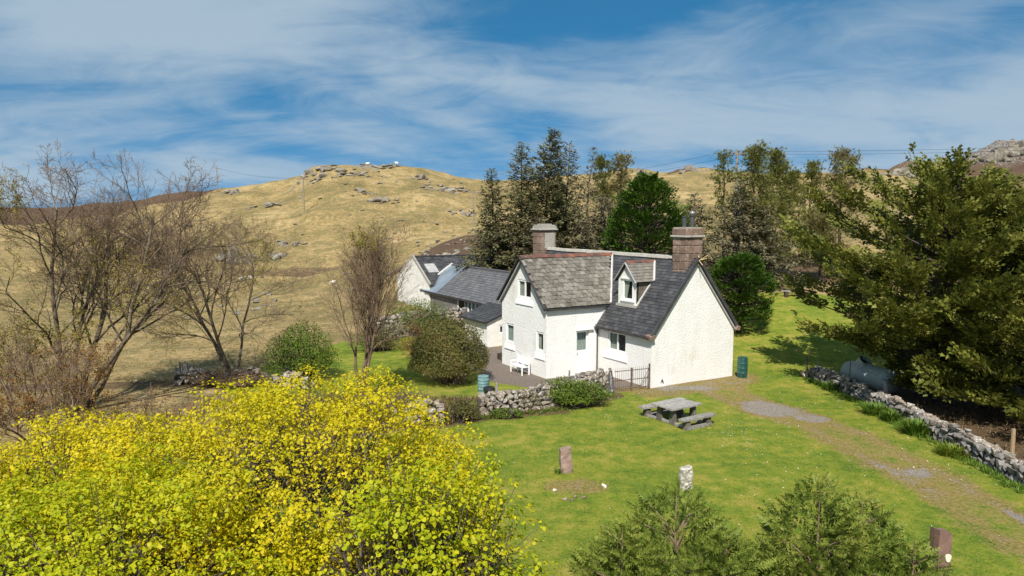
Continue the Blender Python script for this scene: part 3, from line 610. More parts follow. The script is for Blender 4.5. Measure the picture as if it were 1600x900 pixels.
# dormer
YD = .81; xa, xb = -3.70, -2.20; zd0, zd1, zdr = 3.80, 5.36, 6.20; xm = (xa+xb)/2; td = (zdr-zd1)/((xb-xa)/2)
dm = MB(); DW = (-3.34, -2.44, 4.14, 5.28)
wall_face(dm, [(xa, zd0), (xb, zd0), (xb, zd1), (xm, zdr), (xa, zd1)], [DW], (0, YD, 0), (1, 0, 0), ez, .12, (0, 1, 0))
dorm = dm.build('dormer', M['white_worn'], house)
window(dorm, (0, YD, 0), fx, fi, *DW, depth=.06, bars=0, curtain='tied'); MB().box(DW[0]-.12, DW[1]+.12, YD-.09, YD-.003, DW[2]-.07, DW[2]-.005).build('sill', M['white'], dorm)
MB().box(DW[0]-.10, DW[1]+.10, YD-.07, YD-.003, DW[3]+.005, DW[3]+.07).build('lintel', M['white_worn'], dorm)
ck = MB()
for xc in (xa, xb): ck.add([(xc, YD, zd0), (xc, yv(zd1), zd1), (xc, YD, zd1)], [(0, 1, 2)] if xc == xb else [(0, 2, 1)])
ck.build('cheek', M['slate_deck'], dorm)
ck = MB(); rr = random.Random(3); z = zd0
while z < zd1-.05:
    y = YD+.07+rr.uniform(0, .1)
    while y < yv(z)-.02 or z > zd1-.3:
        y1 = min(y+rr.uniform(.26, .38), yv(zd1)-.02)
        if y1-y < .05: break
        if yv(z+.1) > y: ck.box(xb+.002, xb+.016+rr.uniform(0, .006), y, y1-.008, max(z, HE+y*TM+.0), min(z+.235, zd1))
        y = y1
    z += .24
tag(ck.build('cheek_slates', M['cheek'], dorm), kind='stuff')
dd = MB(); oo = .17; ze = zd1-oo*td; yfd = YD-.16
slab(dd, (xb+oo, yfd, ze), (xb+oo, yv(ze)+.05, ze), (xm, yv(zdr), zdr), (xm, yfd, zdr), .05); slab(dd, (xa-oo, yv(ze)+.05, ze), (xa-oo, yfd, ze), (xm, yfd, zdr-.002), (xm, yv(zdr), zdr-.002), .05)
dd = dd.build('dormer_roof', M['slate_deck'], dorm)
tag(slates((xb+oo, yfd, ze), (xb+oo, yv(zdr), ze), (xm, yfd, zdr), (xm, yv(zdr), zdr), .28, .2, .018, 12, lambda c: c.y < yv(c.z)+.1).build('dormer_tiles', M['tile_join'], dd), kind='stuff')
tag(slates((xa-oo, yv(zdr), ze), (xa-oo, yfd, ze), (xm, yv(zdr), zdr), (xm, yfd, zdr), .28, .2, .018, 13, lambda c: c.y < yv(c.z)+.1).build('dormer_tiles', M['tile_join'], dd), kind='stuff')
for i in range(4): put('ridge_tile', clm, None, dd, loc=(xm, yfd+.02+i*.52, zdr+.02), rot=(0, rt.uniform(-.04, .04), math.pi/2), scale=(.92, .7, .7))
for sgn, xe in ((1, xb+oo), (-1, xa-oo)): MB().beam((xe, yfd-.02, ze-.03), (xm, yfd-.02, zdr-.02), .035, .11, (0, -1, 0)).build('bargeboard', M['greytrim'], dd)
MB().beam((xm+.1, yv(zdr)-.08, zdr+.02), (xb+oo+.03, yv(ze)-.02, ze+.05), .10, .05, (0, -1, .8)).build('valley_flashing', M['paleflash'], dd)
MB().beam((xb+.06, YD-.05, zd0+.07), (xb+.06, yv(zd1)-.08, zd1-.06), .10, .05, (1, 0, 0)).build('cheek_flashing', M['paleflash'], dorm)
MB().box(xa-.06, xb+.10, YD-.12, YD-.005, zd0-.02, zd0+.12).build('apron_flashing', M['cement'], dorm)
# chimneys of squared sandstone blocks
def chimney(x0, x1, y0, y1, zb, ztop, label, seed, render=False):
    r = random.Random(seed); core = MB().box(x0+.05, x1-.05, y0+.05, y1-.05, zb, ztop).build('chimney', M['mortar'], house); core['label'] = label
    hs = (ztop-zb); nc = 5; h = hs/nc
    for k in range(nc):
        za, zc = zb+k*h+.022, zb+(k+1)*h-.022; sp = .46 if k % 2 else .60
        xs_ = [x0, x0+(x1-x0)*sp, x1]; ys_ = [y0+.2, y0+.2+(y1-y0-.4)*(1-sp), y1-.2]
        for a, b_ in zip(xs_[:-1], xs_[1:]):
            for ya, yb in ((y0, y0+.2), (y1-.2, y1)):
                j = r.uniform(-.006, .022); o = MB().box(a+.016, b_-.016, ya+j, yb-j, za, zc).build('block', M['sandstone'], core); bevel_mesh(o.data, .014)
        for a, b_ in zip(ys_[:-1], ys_[1:]):
            for xa_, xb_ in ((x0, x0+.2), (x1-.2, x1)):
                j = r.uniform(-.006, .022); o = MB().box(xa_+j, xb_-j, a+.016, b_-.016, za, zc).build('block', M['sandstone'], core); bevel_mesh(o.data, .014)
    o = MB().box(x0-.10, x1+.10, y0-.10, y1+.10, ztop, ztop+.11).build('corbel', M['cement'], core); bevel_mesh(o.data, .03)
    return core
ch = chimney(-1.17, -.17, 2.34, 3.52, 5.45, 7.56, 'tall sandstone chimney with two dark pots', 1)
for i, (a, b_) in enumerate(((-1.2, -.72), (-.70, -.14))):
    for ya, yb in ((2.31, 2.9), (2.92, 3.55)): o = MB().box(a, b_-.01, ya, yb, 7.67, 8.02+.03*i).build('block', M['sandstone'], ch); bevel_mesh(o.data, .03)
MB().box(-1.15, -.19, 2.36, 3.5, 8.0, 8.085).build('flaunching', M['cement'], ch)
for i, (px, py, h) in enumerate(((-.72, 2.72, .62), (-.6, 3.16, .66))):
    pt = MB().lathe([(.12, 0), (.14, .03), (.125, .06), (.118, h-.08), (.15, h-.06), (.15, h), (.10, h), (.10, h-.2)], 14, (px, py, 8.07)).build('chimney_pot', M['slate'], ch)
    if i: MB().lathe([(.09, 0), (.17, .03), (.18, .10), (.12, .18), (.03, .22)], 12, (px, py, 8.07+h)).build('cowl', M['steel'], pt)
ch = chimney(-14.95, -13.85, 2.30, 3.56, 5.4, 7.72, 'broad sandstone chimney with a domed capping', 2)
for k, (gx, z0_, z1_) in enumerate(((.02, 7.83, 8.0), (.08, 8.0, 8.10), (.26, 8.10, 8.17))): MB().box(-14.97+gx, -13.83-gx, 2.28+gx, 3.58-gx, z0_, z1_).build('capping', M['cement'], ch)
MB().box(-13.845, -13.83, 2.6, 3.4, 6.5, 7.55).build('render_patch', M['cement'], ch)
st = MB()
for d in ((.35, .25, .30), (.1, .42, .12), (.3, -.05, -.22), (-.15, .1, .25)): st.cyl((.2, WM/2, HR-.08), (.2+d[0], WM/2+d[1]*1.1, HR-.08+d[2]), .018, n=5)
st.build('gable_finial', M['yellow'], house)
MB().add([(.004, .62, .16), (.02, .70, .36), (.02, .76, .36), (.004, .86, .13), (.004, .78, .13), (.02, .72, .28), (.004, .68, .16)], [(0, 1, 2, 3, 4, 5, 6)]).build('wall_bracket', M['darktrim'], house)
# lean-to porch on the house front, left of the wing
pr = MB(); X0, X1, YP = -16.9, -13.5, -2.1
wall_face(pr, [(X0, Z0), (X1, Z0), (X1, 1.82), (X0, 1.82)], [], (0, YP, 0), (1, 0, 0), ez, .15, (0, 1, 0))
wall_face(pr, [(YP, Z0), (0, Z0), (0, 2.55), (YP, 1.82)], [(-1.2, -.65, .95, 1.55)], (X1, 0, 0), (0, 1, 0), ez, .15, (-1, 0, 0))
wall_face(pr, [(YP, Z0), (0, Z0), (0, 2.55), (YP, 1.82)], [], (X0, 0, 0), (0, 1, 0), ez, .15, (1, 0, 0))
por = pr.build('porch', M['harl_old'], house)
window(por, (X1, 0, 0), (0, 1, 0), (-1, 0, 0), -1.2, -.65, .95, 1.55, depth=.1, bars=0, curtain=None)
pf = MB(); slab(pf, (X0-.15, YP-.18, 1.80), (X1+.15, YP-.18, 1.80), (X1+.15, -.02, 2.62), (X0-.15, -.02, 2.62), .08); pf = pf.build('porch_roof', M['slate_deck'], por)
tag(slates((X0-.15, YP-.2, 1.80), (X1+.15, YP-.2, 1.80), (X0-.15, -.03, 2.62), (X1+.15, -.03, 2.62), .28, .2, .012, 31).build('slate_courses', M['slate'], pf), kind='stuff')
MB().beam((X0-.15, YP-.2, 1.74), (X1+.15, YP-.2, 1.74), .05, .12).build('fascia', M['darktrim'], pf)

# low stone outbuilding joined to the far end of the house
ob = thing('outbuilding', 'low rubble outbuilding with grey slate roof and one blue-grey sheet panel', 'outbuilding', (AX, AY, 0), HROT)
LX0, LX1, LY, LE, LR = -29.0, -15.16, 5.0, 2.62, 4.55; lt = (LR-LE)/(LY/2)
mb = MB(); LWs = [(-22.2, -20.9, 1.55, 2.38), (-20.5, -18.6, .75, 2.40)]
wall_face(mb, [(LX0, -1), (LX1, -1), (LX1, LE), (LX0, LE)], LWs, (0, .03, 0), (1, 0, 0), ez, .2, (0, 1, 0))
wall_face(mb, [(LX0, -1), (LX1, -1), (LX1, LE), (LX0, LE)], [], (0, LY, 0), (1, 0, 0), ez, .2, (0, -1, 0))
mb.build('wall', M['stone_join'], ob)
window(ob, (0, .03, 0), fx, fi, *LWs[0], depth=.08, bars=0, curtain=None); window(ob, (0, .03, 0), fx, fi, *LWs[1], depth=.08, bars=2, curtain='net')
rf = MB(); lz = LE-.2*lt; slab(rf, (LX0, -.17, lz), (LX1, -.17, lz), (LX1, LY/2, LR), (LX0, LY/2, LR), .08); slab(rf, (LX1, LY+.2, lz), (LX0, LY+.2, lz), (LX0, LY/2, LR-.002), (LX1, LY/2, LR-.002), .08)
rf = rf.build('roof', M['slate_deck'], ob)
tag(slates((-25.6, -.2, lz), (LX1, -.2, lz), (-25.6, LY/2, LR), (LX1, LY/2, LR), .34, .23, .014, 41).build('slate_courses', M['slate_grey'], rf), kind='stuff')
tag(slates((LX0, -.2, lz), (-28.1, -.2, lz), (LX0, LY/2, LR), (-28.1, LY/2, LR), .34, .23, .014, 42).build('slate_courses', M['slate_grey'], rf), kind='stuff')
tag(slates((LX1, LY+.2, lz), (LX0, LY+.2, lz), (LX1, LY/2, LR), (LX0, LY/2, LR), .34, .23, .014, 43).build('slate_courses', M['slate_grey'], rf), kind='stuff')
sh = MB()
for i in range(4): a = -28.1+i*.625; slab(sh, (a, -.22, lz+.05), (a+.615, -.22, lz+.05), (a+.615, LY/2, LR+.05), (a, LY/2, LR+.05), .03)
tag(sh.build('sheet_panel', M['metal_sheet'], rf), 'blue-grey sheet panel in the slate roof')
MB().beam((LX0+.2, -.22, lz+.12), (LX0+.9, LY/2, LR+.12), .22, .12, (0, -1, .8)).build('skew_coping', M['paleflash'], rf)
MB().beam((LX0, LY/2, LR+.04), (LX1, LY/2, LR+.04), .26, .10).build('ridge', M['slate_grey'], rf)
MB().beam((LX0+1, -.2, lz-.06), (LX1, -.2, lz-.06), .06, .12).build('gutter', M['darktrim'], rf)
# white gabled barn across the end
bn = thing('barn', 'white gabled barn with dark slate roof standing end-on behind the outbuilding', 'barn', (AX, AY, 0), HROT)
BX0, BX1, BY0, BY1, BE, BR = -34.2, -27.25, -.12, 9.2, 3.05, 5.18; bm_ = (BX0+BX1)/2; bt = (BR-BE)/((BX1-BX0)/2)
mb = MB(); wall_face(mb, [(BX0, -.5), (BX1, -.5), (BX1, BE), (bm_, BR), (BX0, BE)], [], (0, BY0, 0), (1, 0, 0), ez, .2, (0, 1, 0))
wall_face(mb, [(BX0, -.5), (BX1, -.5), (BX1, BE), (bm_, BR), (BX0, BE)], [], (0, BY1, 0), (1, 0, 0), ez, .2, (0, -1, 0))
for xc in (BX0, BX1): wall_face(mb, [(BY0, -.5), (BY1, -.5), (BY1, BE), (BY0, BE)], [], (xc, 0, 0), (0, 1, 0), ez, .2, (1, 0, 0))
mb.build('wall', M['harl_old'], bn)
rf = MB(); bz = BE-.15*bt; slab(rf, (BX1+.15, BY0+.12, bz), (BX1+.15, BY1+.1, bz), (bm_, BY1+.1, BR), (bm_, BY0+.12, BR), .08); slab(rf, (BX0-.15, BY1+.1, bz), (BX0-.15, BY0+.12, bz), (bm_, BY0+.12, BR-.002), (bm_, BY1+.1, BR-.002), .08)
rf = rf.build('roof', M['slate_deck'], bn)
tag(slates((BX1+.15, BY0+.12, bz), (BX1+.15, BY1+.1, bz), (bm_, BY0+.12, BR), (bm_, BY1+.1, BR), .34, .23, .014, 51).build('slate_courses', M['slate'], rf), kind='stuff')
tag(slates((BX0-.15, BY1+.1, bz), (BX0-.15, BY0+.12, bz), (bm_, BY1+.1, BR), (bm_, BY0+.12, BR), .34, .23, .014, 52).build('slate_courses', M['slate'], rf), kind='stuff')
for xe in (BX1+.2, BX0-.2): MB().beam((xe, BY0+.06, bz+.06), (bm_, BY0+.06, BR+.10), .24, .14, (0, -1, 0)).build('skew_coping', M['cement'], rf)
MB().beam((bm_, BY0+.2, BR+.05), (bm_, BY1+.1, BR+.05), .22, .09).build('ridge', M['slate'], rf)
def onslope(y, s): return Vector((BX1+.15-s*(BX1+.15-bm_), y, bz+s*(BR-bz)+.07))
for (y0, y1, s0, s1) in ((.55, 1.5, .42, .72), (6.9, 8.0, .62, .8)):
    k = MB(); slab(k, onslope(y0, s0), onslope(y1, s0), onslope(y1, s1), onslope(y0, s1), .06); k = k.build('skylight', M['greytrim'], rf)
    p = MB(); e = .08; slab(p, onslope(y0+e, s0+.03)+Vector((0, 0, .012)), onslope(y1-e, s0+.03)+Vector((0, 0, .012)), onslope(y1-e, s1-.03)+Vector((0, 0, .012)), onslope(y0+e, s1-.03)+Vector((0, 0, .012)), .01); p.build('pane', M['greytrim'] if y0 < 1 else M['glass'], k)
# ------------------------------------------------------------------ vegetation tools
LEAF5 = ([(0,0,0),(.2,-.42,-.10),(.45,-.22,-.05),(.68,-.38,-.12),(1,0,-.10),(.68,.38,-.12),(.45,.22,-.05),(.2,.42,-.10)], [(0,1,2,3,4),(0,4,5,6,7)])
LEAF4 = ([(0,0,0),(.22,-.44,-.10),(.66,-.36,-.11),(1,0,-.10),(.66,.36,-.11),(.22,.44,-.10)], [(0,1,2,3),(0,3,4,5)])
LEAF2 = ([(0,0,0),(.42,-.40,-.08),(1,0,-.10),(.42,.40,-.08)], [(0,1,2,3)])
def feather(n, w, back=.25, droop=.08):
    v = []; f = []
    for i in range(n):
        t = i/n
        for s in (-1, 1):
            L = w*(1-.55*t); b = len(v)
            v += [(t, 0, -droop*t*t), (t+.9/n, 0, -droop*t*t), (t+back+.3/n, s*L, -.04-droop*t*t)]; f.append((b, b+1, b+2) if s < 0 else (b+1, b, b+2))
    b = len(v); v += [(.86, -.07, -droop*.7), (.86, .07, -droop*.7), (1.18, 0, -droop*1.2)]; f.append((b, b+1, b+2))
    return v, f
F4 = feather(4, .36); F3 = feather(3, .34); F5 = feather(5, .36); F2 = feather(2, .36)
STAR = ([], [])
for i_ in range(8):
    a_ = i_*2.399; e_ = -.2+1.1*((i_*5) % 8)/8; d_v = np.array([math.cos(a_)*math.cos(e_), math.sin(a_)*math.cos(e_), math.sin(e_)]); s_v = np.array([-math.sin(a_), math.cos(a_), 0])*.10
    b_i = len(STAR[0]); STAR[0].extend([tuple(-s_v), tuple(s_v), tuple(d_v)]); STAR[1].append((b_i, b_i+1, b_i+2))
def unit(rng, n): return nrm(rng.normal(size=(n, 3)))
def noise3(P, s, seed=0): return (vnoise(P[:, 0]*s+P[:, 2]*s*.7, P[:, 1]*s-P[:, 2]*s*.6, seed)+vnoise(P[:, 2]*s*1.1+3.3, P[:, 0]*s*.8+P[:, 1]*s*.6, seed+7))/2
UP = np.array([0, 0, 1.])
def grow(rng, p, d, L, r, lev, S, out, tips):
    n = S['seg'][lev]; pts = [p]; ds = [d]
    for i in range(n):
        d = d+rng.normal(0, S['wig'][lev], 3)+UP*S['up'][lev]+S.get('wind', np.zeros(3))*(.3+.3*lev); d = d/np.linalg.norm(d)
        p = p+d*(L/n); pts.append(p); ds.append(d)
    rad = np.linspace(r, max(r*S['taper'][lev], S['rmin']*.7), n+1)
    out.append((np.array(pts), rad, lev))
    if lev < S['max']:
        k = S['kids'][lev]; az = rng.random()*6.28
        for j in range(k):
            t = S['t0'][lev]+(1-S['t0'][lev])*(j+rng.random()*.9)/k; f = t*n; i = min(int(f), n-1)
            q = pts[i]+(pts[i+1]-pts[i])*(f-i); dl = ds[i+1]; az += 2.4+rng.normal(0, .5)
            a = np.cross(dl, [.3, .2, 1]); a = a/(np.linalg.norm(a)+1e-6); b = np.cross(dl, a)
            an = S['ang'][lev]*rng.uniform(.7, 1.25); dd = dl*math.cos(an)+(a*math.cos(az)+b*math.sin(az))*math.sin(an)
            grow(rng, q, dd, L*S['ratio'][lev]*(1.1-.55*t)*rng.uniform(.75, 1.2), max(rad[i]*S['rr'][lev], S['rmin']), lev+1, S, out, tips)
    if lev >= S['max']-1: tips.append((pts[-1], ds[-1])); tips.append((pts[len(pts)//2], ds[len(ds)//2]))
SIDES = (7, 5, 4, 3, 3, 3)
def woody(root, paths, mat, split=1, twig=None):
    if twig is not None:
        tp = [q for q in paths if q[2] >= 3]; paths = [q for q in paths if q[2] < 3]
        V, F = tubes([(q[0], q[1]) for q in tp], [3]*len(tp)); put('twigs', mesh_np('twigs', V, F), twig, root, smooth=True)
    lo = [q for q in paths if q[2] < split]; hi = [q for q in paths if q[2] >= split]
    for nm, pp in (('trunk', lo), ('branches', hi)):
        if pp:
            V, F = tubes([(q[0], q[1]) for q in pp], [SIDES[q[2]] for q in pp]); put(nm, mesh_np(nm, V, F), mat, root, smooth=True)
def foliage(root, name, tmpl, P, ax, nh, S, mat):
    V, F = scatter(tmpl[0], tmpl[1], P, ax, nh, S); return put(name, mesh_np(name, V, F), mat, root)
M['leaf_gold'] = leafmat('golden_maple_leaf', [(.33,.33,.008), (.52,.46,.009), (.68,.56,.010), (.74,.60,.025)], .45, clump=(.55, .35))
M['leaf_lime'] = leafmat('lime_maple_leaf', [(.23,.30,.008), (.38,.425,.009), (.53,.51,.011), (.66,.56,.018)], .45, clump=(.6, .35))
M['leaf_bud'] = leafmat('budding_leaf', [(.20,.13,.03), (.26,.22,.03), (.27,.27,.03)], .3)
M['leaf_green'] = leafmat('green_shrub_leaf', [(.055,.10,.012), (.115,.175,.018), (.20,.25,.03)], .25)
M['leaf_round'] = leafmat('olive_brown_shrub_leaf', [(.05,.052,.015), (.10,.105,.022), (.15,.135,.036), (.19,.125,.05)], .2, clump=(.8, .5))
M['leaf_rust'] = leafmat('rust_shrub_leaf', [(.14,.07,.016), (.24,.12,.022), (.28,.17,.04)], .2)
M['spruce'] = leafmat('spruce_needles', [(.085,.088,.040), (.16,.156,.070), (.25,.23,.11)], .25)
M['spruce_grey'] = leafmat('thin_spruce_needles', [(.09,.085,.045), (.155,.142,.075), (.235,.205,.115)], .18)
M['pine'] = leafmat('pine_needles', [(.075,.092,.020), (.145,.155,.034), (.23,.22,.05)], .2)
M['pine_brown'] = leafmat('brown_pine_needles', [(.10,.08,.03), (.165,.14,.045), (.20,.18,.055)], .18)
M['cyp_green'] = leafmat('bright_cypress_leaf', [(.025,.06,.008), (.06,.12,.012), (.115,.185,.02)], .2, clump=(.9, .4))
M['cyp'] = leafmat('olive_cypress_leaf', [(.05,.066,.013), (.115,.132,.022), (.20,.205,.034), (.29,.27,.052)], .32, clump=(.7, .4))
M['ley'] = leafmat('leylandii_leaf', [(.075,.12,.018), (.15,.21,.03), (.25,.285,.046), (.34,.33,.075)], .34, clump=(1.2, .35))
M['straw'] = leafmat('straw_grass', [(.30,.25,.12), (.52,.42,.20), (.68,.57,.33)], .5)
M['blade'] = leafmat('lawn_blade', [(.085,.145,.012), (.16,.21,.018), (.27,.265,.045)], .3)
M['rush'] = leafmat('fresh_blade', [(.06,.13,.012), (.11,.19,.02), (.20,.26,.04)], .25)
M['daisy'] = leafmat('daisy_petal', [(.78,.77,.70), (.85,.84,.80)], .1)
M['bramble'] = leafmat('bracken_litter', [(.08,.05,.025), (.15,.095,.045), (.22,.155,.08)], .1)

# --- three maples in fresh leaf below the camera
def maple(label, x, y, R, top, n_cl, mat, seed, Ry=None, leaf=.066):
    rng = np.random.default_rng(seed); z0 = hz(x, y); root = thing('maple_tree', label, 'tree', (x, y, z0), 0, 'maples in fresh leaf'); H = top-z0; Ry = Ry or R
    S = dict(seg=(6, 5, 4, 3), wig=(.08, .13, .17, .2), up=(.10, .10, .06, .02), taper=(.5, .4, .4, .4), kids=(9, 7, 5), t0=(.25, .25, .2), ang=(.75, .7, .7), ratio=(.85, .55, .5), rr=(.55, .55, .5), rmin=.006, max=3)
    out = []; tips = []
    for k in range(3):
        a = k*2.1+rng.random(); grow(rng, np.array([math.cos(a)*.15, math.sin(a)*.15, -.1]), nrm(np.array([math.cos(a)*.35, math.sin(a)*.35, 1.])), H*.62, .13, 0, S, out, tips)
    # crown: leaf rosettes through a lumpy dome
    nb = max(60, int(R*Ry*15)); c = unit(rng, nb); c[:, 2] = np.abs(c[:, 2])-.10; c = nrm(c); lump = .80+.34*noise3(c*3.1+seed, 1.0, seed); q_ = (1-.26*rng.random(nb)**1.5)*lump; zc = H*.42
    bc = np.stack([c[:, 0]*R*q_, c[:, 1]*Ry*q_, zc+c[:, 2]*(H-zc)*q_], 1); bs = rng.uniform(.55, 1.25, nb); w_ = bs**2; idx = rng.choice(nb, n_cl, p=w_/w_.sum()); u = rng.normal(0, 1, (n_cl, 3)); u /= np.maximum(1, np.linalg.norm(u, axis=1, keepdims=True)/1.7)
    o1 = nrm(c*[1, 1, 1.2]); P = bc[idx]+u*bs[idx][:, None]*np.array([.40, .40, .27])+o1[idx]*.06; d = nrm(c[idx]*.8+u*.45); m = len(P)
    # fine twigs reaching the rosettes
    tw = []
    for i in rng.choice(m, min(m, 420), replace=False):
        q = P[i]; s0 = np.array([q[0]*.45, q[1]*.45, zc*.75+(q[2]-zc*.75)*.45]); mid = (s0+q)/2+rng.normal(0, .12, 3)-UP*.1; tw.append((np.array([s0, mid, q]), np.array([.018, .012, .006]), 3))
    sc = [o_ for o_ in out if True]
    for o_ in sc:      # keep limbs inside the crown
        pts = o_[0]; e = (pts[:, 0]/R)**2+(pts[:, 1]/Ry)**2+(np.maximum(pts[:, 2]-zc, 0)/(H-zc))**2; f = np.where(e > .72, np.sqrt(.72/np.maximum(e, 1e-6)), 1)[:, None]; c0 = np.array([0, 0, zc*.6]); pts[:] = np.where(e[:, None] > .72, c0+(pts-c0)*f, pts)
    woody(root, sc+tw, M['bark'])
    k = 7; az = (np.arange(k)*2*np.pi/k)[None]+rng.random((m, 1))*6.28
    axis = nrm(d*.55+UP*.75+rng.normal(0, .25, (m, 3))); t1 = nrm(np.cross(axis, np.array([.31, .2, .1]))); t2 = np.cross(axis, t1)
    el = rng.uniform(-.75, .45, (m, k)); dirs = (np.cos(el)[..., None]*(np.cos(az)[..., None]*t1[:, None]+np.sin(az)[..., None]*t2[:, None])+np.sin(el)[..., None]*axis[:, None]).reshape(-1, 3)
    dirs[:, 2] -= .25; PP = np.repeat(P, k, 0)+dirs*.035+rng.normal(0, .035, (m*k, 3)); nh = np.repeat(axis, k, 0)+rng.normal(0, .35, (m*k, 3))
    foliage(root, 'crown', LEAF4 if y < 12 and R < 3 else LEAF2, PP, dirs, nh, rng.uniform(.45, 1.35, m*k)*leaf, mat)
    return root
maple('golden yellow maple with a broad crown below the bare garden trees', -4.7, 14.4, 4.3, 5.2, 12800, M['leaf_gold'], 11, 3.7)
maple('lime green maple with dense leaf beside the golden one', -6.6, 10.6, 3.9, 4.65, 10400, M['leaf_lime'], 12, 3.2)
maple('slender lime maple with loose drooping sprays next to the lawn', -1.5, 10.8, 2.0, 4.8, 2600, M['leaf_lime'], 13, 2.2)
maple('low yellow-green maple at the edge of the bramble thicket', -9.6, 14.6, 2.6, 4.35, 4300, M['leaf_gold'], 14, 2.6)

# --- bare garden trees
def bare(label, x, y, top, lean, trunks, seed, spread, kids, leaves, lmat, bark, wg=1., rmin=.0062, r0=.14, wind=None, ang=.62, leaf=.07):
    rng = np.random.default_rng(seed); z0 = hz(x, y); H = top-z0; root = thing('bare_tree', label, 'tree', (x, y, z0))
    S = dict(seg=(7, 6, 5, 3, 2), wig=tuple(wg*q for q in (.13, .21, .23, .24, .26)), up=(.05, .07, .07, .05, .04), taper=(.42, .35, .4, .45, .5), kids=kids, t0=(.28, .2, .15, .12), ang=(ang, ang, .62, .6), ratio=(.62, .58, .55, .5), rr=(.52, .52, .5, .6), rmin=rmin, max=4)
    if wind is not None: S['wind'] = np.array(wind)
    out = []; tips = []
    for k in range(trunks):
        a = k*6.28/trunks+rng.random(); v = nrm(np.array([math.cos(a)*spread+lean[0], math.sin(a)*spread*.8+lean[1], 1.]))
        grow(rng, np.array([math.cos(a)*.16, math.sin(a)*.16, -.15]), v, H*rng.uniform(.70, .84), r0*rng.uniform(.75, 1.1), 0, S, out, tips)
    zt_ = np.percentile(np.array([q[0][-1][2] for q in out]), 99.5); f = H/zt_
    for q in out: q[0][:] *= np.array([min(f, 1.12), min(f, 1.12), f])
    woody(root, out, bark, twig=M['bark_red'])
    if leaves:
        T = np.array([t[0] for t in tips])*np.array([min(f, 1.12), min(f, 1.12), f]); w = noise3(T, .55, seed)*1.5-(T[:, 2]/H)*.35; idx = np.argsort(-(w+rng.random(len(T))*.55))[:leaves]; Pq = np.repeat(T[idx], 4, 0); m = len(Pq)
        foliage(root, 'leaves', LEAF2, Pq+rng.normal(0, .05, (m, 3)), unit(rng, m)-UP*.2, unit(rng, m)+UP, rng.uniform(.6, 1.2, m)*leaf, lmat)
    return root
bare('large spreading bare tree with lichened limbs and sparse yellow buds', -19.3, 31, 11.3, (.0, 0), 5, 21, .47, (10, 8, 7, 5), 2600, M['leaf_bud'], M['bark'], r0=.12)
bare('smaller crooked bare tree leaning over the field wall', -14.7, 37.2, 9.3, (-.28, 0), 3, 22, .30, (10, 8, 7, 4), 500, M['leaf_bud'], M['bark'], r0=.10, wind=(-.03, 0, 0))
bare('tall twiggy bare tree with reddish shoots beside the garden grass', -7.1, 33.4, 8.4, (.02, 0), 6, 23, .13, (9, 6, 5, 3), 300, M['leaf_bud'], M['bark_red'], r0=.085, ang=.36, wg=.6)
bare('brown twiggy thicket with rusty buds at the field edge', -16.2, 24.5, 4.3, (0, 0), 8, 24, .65, (6, 5, 4, 2), 1500, M['leaf_rust'], M['bark_red'], r0=.05, ang=.6, leaf=.07)
bare('tangled rusty thicket with yellow buds under the large bare tree', -19.8, 28.2, 4.6, (0, 0), 8, 25, .7, (6, 5, 4, 2), 1700, M['leaf_bud'], M['bark_red'], r0=.05, ang=.6, leaf=.08)
bare('low brown brier between the thicket and the maples', -12.6, 24.6, 2.6, (0, 0), 7, 26, .8, (5, 5, 4, 2), 900, M['leaf_rust'], M['bark_red'], r0=.035, ang=.7, leaf=.06)

# --- shrubs
def shrub(name, label, x, y, rx, ry, h, n, mat, seed, twig=220, leaf=.06, tw_mat='bark_dark', lump=.3, z=None, tm_=LEAF2, fill=.45):
    rng = np.random.default_rng(seed); z0 = hz(x, y) if z is None else z; root = thing(name, label, 'shrub', (x, y, z0))
    d = unit(rng, int(n*1.5)); d[:, 2] = np.abs(d[:, 2])*1.05-.12; d = nrm(d); rr = (1-fill*rng.random(len(d))**1.6)*(1-lump/2+lump*1.4*(noise3(d*3+seed, 1.2, seed)-.15))
    P = np.stack([d[:, 0]*rx*rr, d[:, 1]*ry*rr, h*.30+d[:, 2]*h*.70*rr], 1); P[:, 2] = np.maximum(P[:, 2], .03)
    keep = noise3(P, 2.1, seed+5)+.22*rng.random(len(P)) > .42; P = P[keep][:n]; d = d[keep][:n]; m = len(P)
    foliage(root, 'leaves', tm_, P, nrm(d*.6+unit(rng, m)*.8), d+unit(rng, m)*.5, rng.uniform(.6, 1.3, m)*leaf, mat)
    tw = []
    for i in rng.choice(m, min(m, twig), replace=False):
        q = P[i]*rng.uniform(1.0, 1.14); b0 = np.array([rng.normal(0, rx*.18), rng.normal(0, ry*.18), 0]); mid = b0*.5+q*.55+rng.normal(0, .07, 3)+UP*.1; tw.append((np.array([b0, mid, q]), np.array([.022, .014, .006]), 3))
    V, F = tubes([(t[0], t[1]) for t in tw], [3]*len(tw)); put('stems', mesh_np('stems', V, F), M[tw_mat], root); return root
shrub('round_bush', 'big domed olive-brown bush in front of the paved yard', -3.25, 36.7, 1.95, 1.8, 3.35, 24000, M['leaf_round'], 31, 120, .08, 'bark_red', .34, fill=.3)
shrub('rust_bush', 'low rust-orange bush behind the big domed bush', -5.3, 42.5, 1.5, 1.2, 2.3, 4200, M['leaf_rust'], 32, 200, .06)
shrub('green_bush', 'leafy mid-green bush by the field wall', -11.2, 37.3, 1.75, 1.4, 2.95, 8500, M['leaf_green'], 33, 120, .085, lump=.5)
shrub('ivy_bank', 'dark ivy growth banked against the stone retaining wall', -7.0, 50.5, 2.6, 1.3, 2.6, 6500, M['leaf_green'], 34, 150, .085, lump=.6)
shrub('ivy_bank', 'rusty green scrub on the slope left of the ivy growth', -8.6, 45.5, 1.8, 1.4, 1.7, 3600, M['leaf_round'], 35, 160, .07, lump=.6)
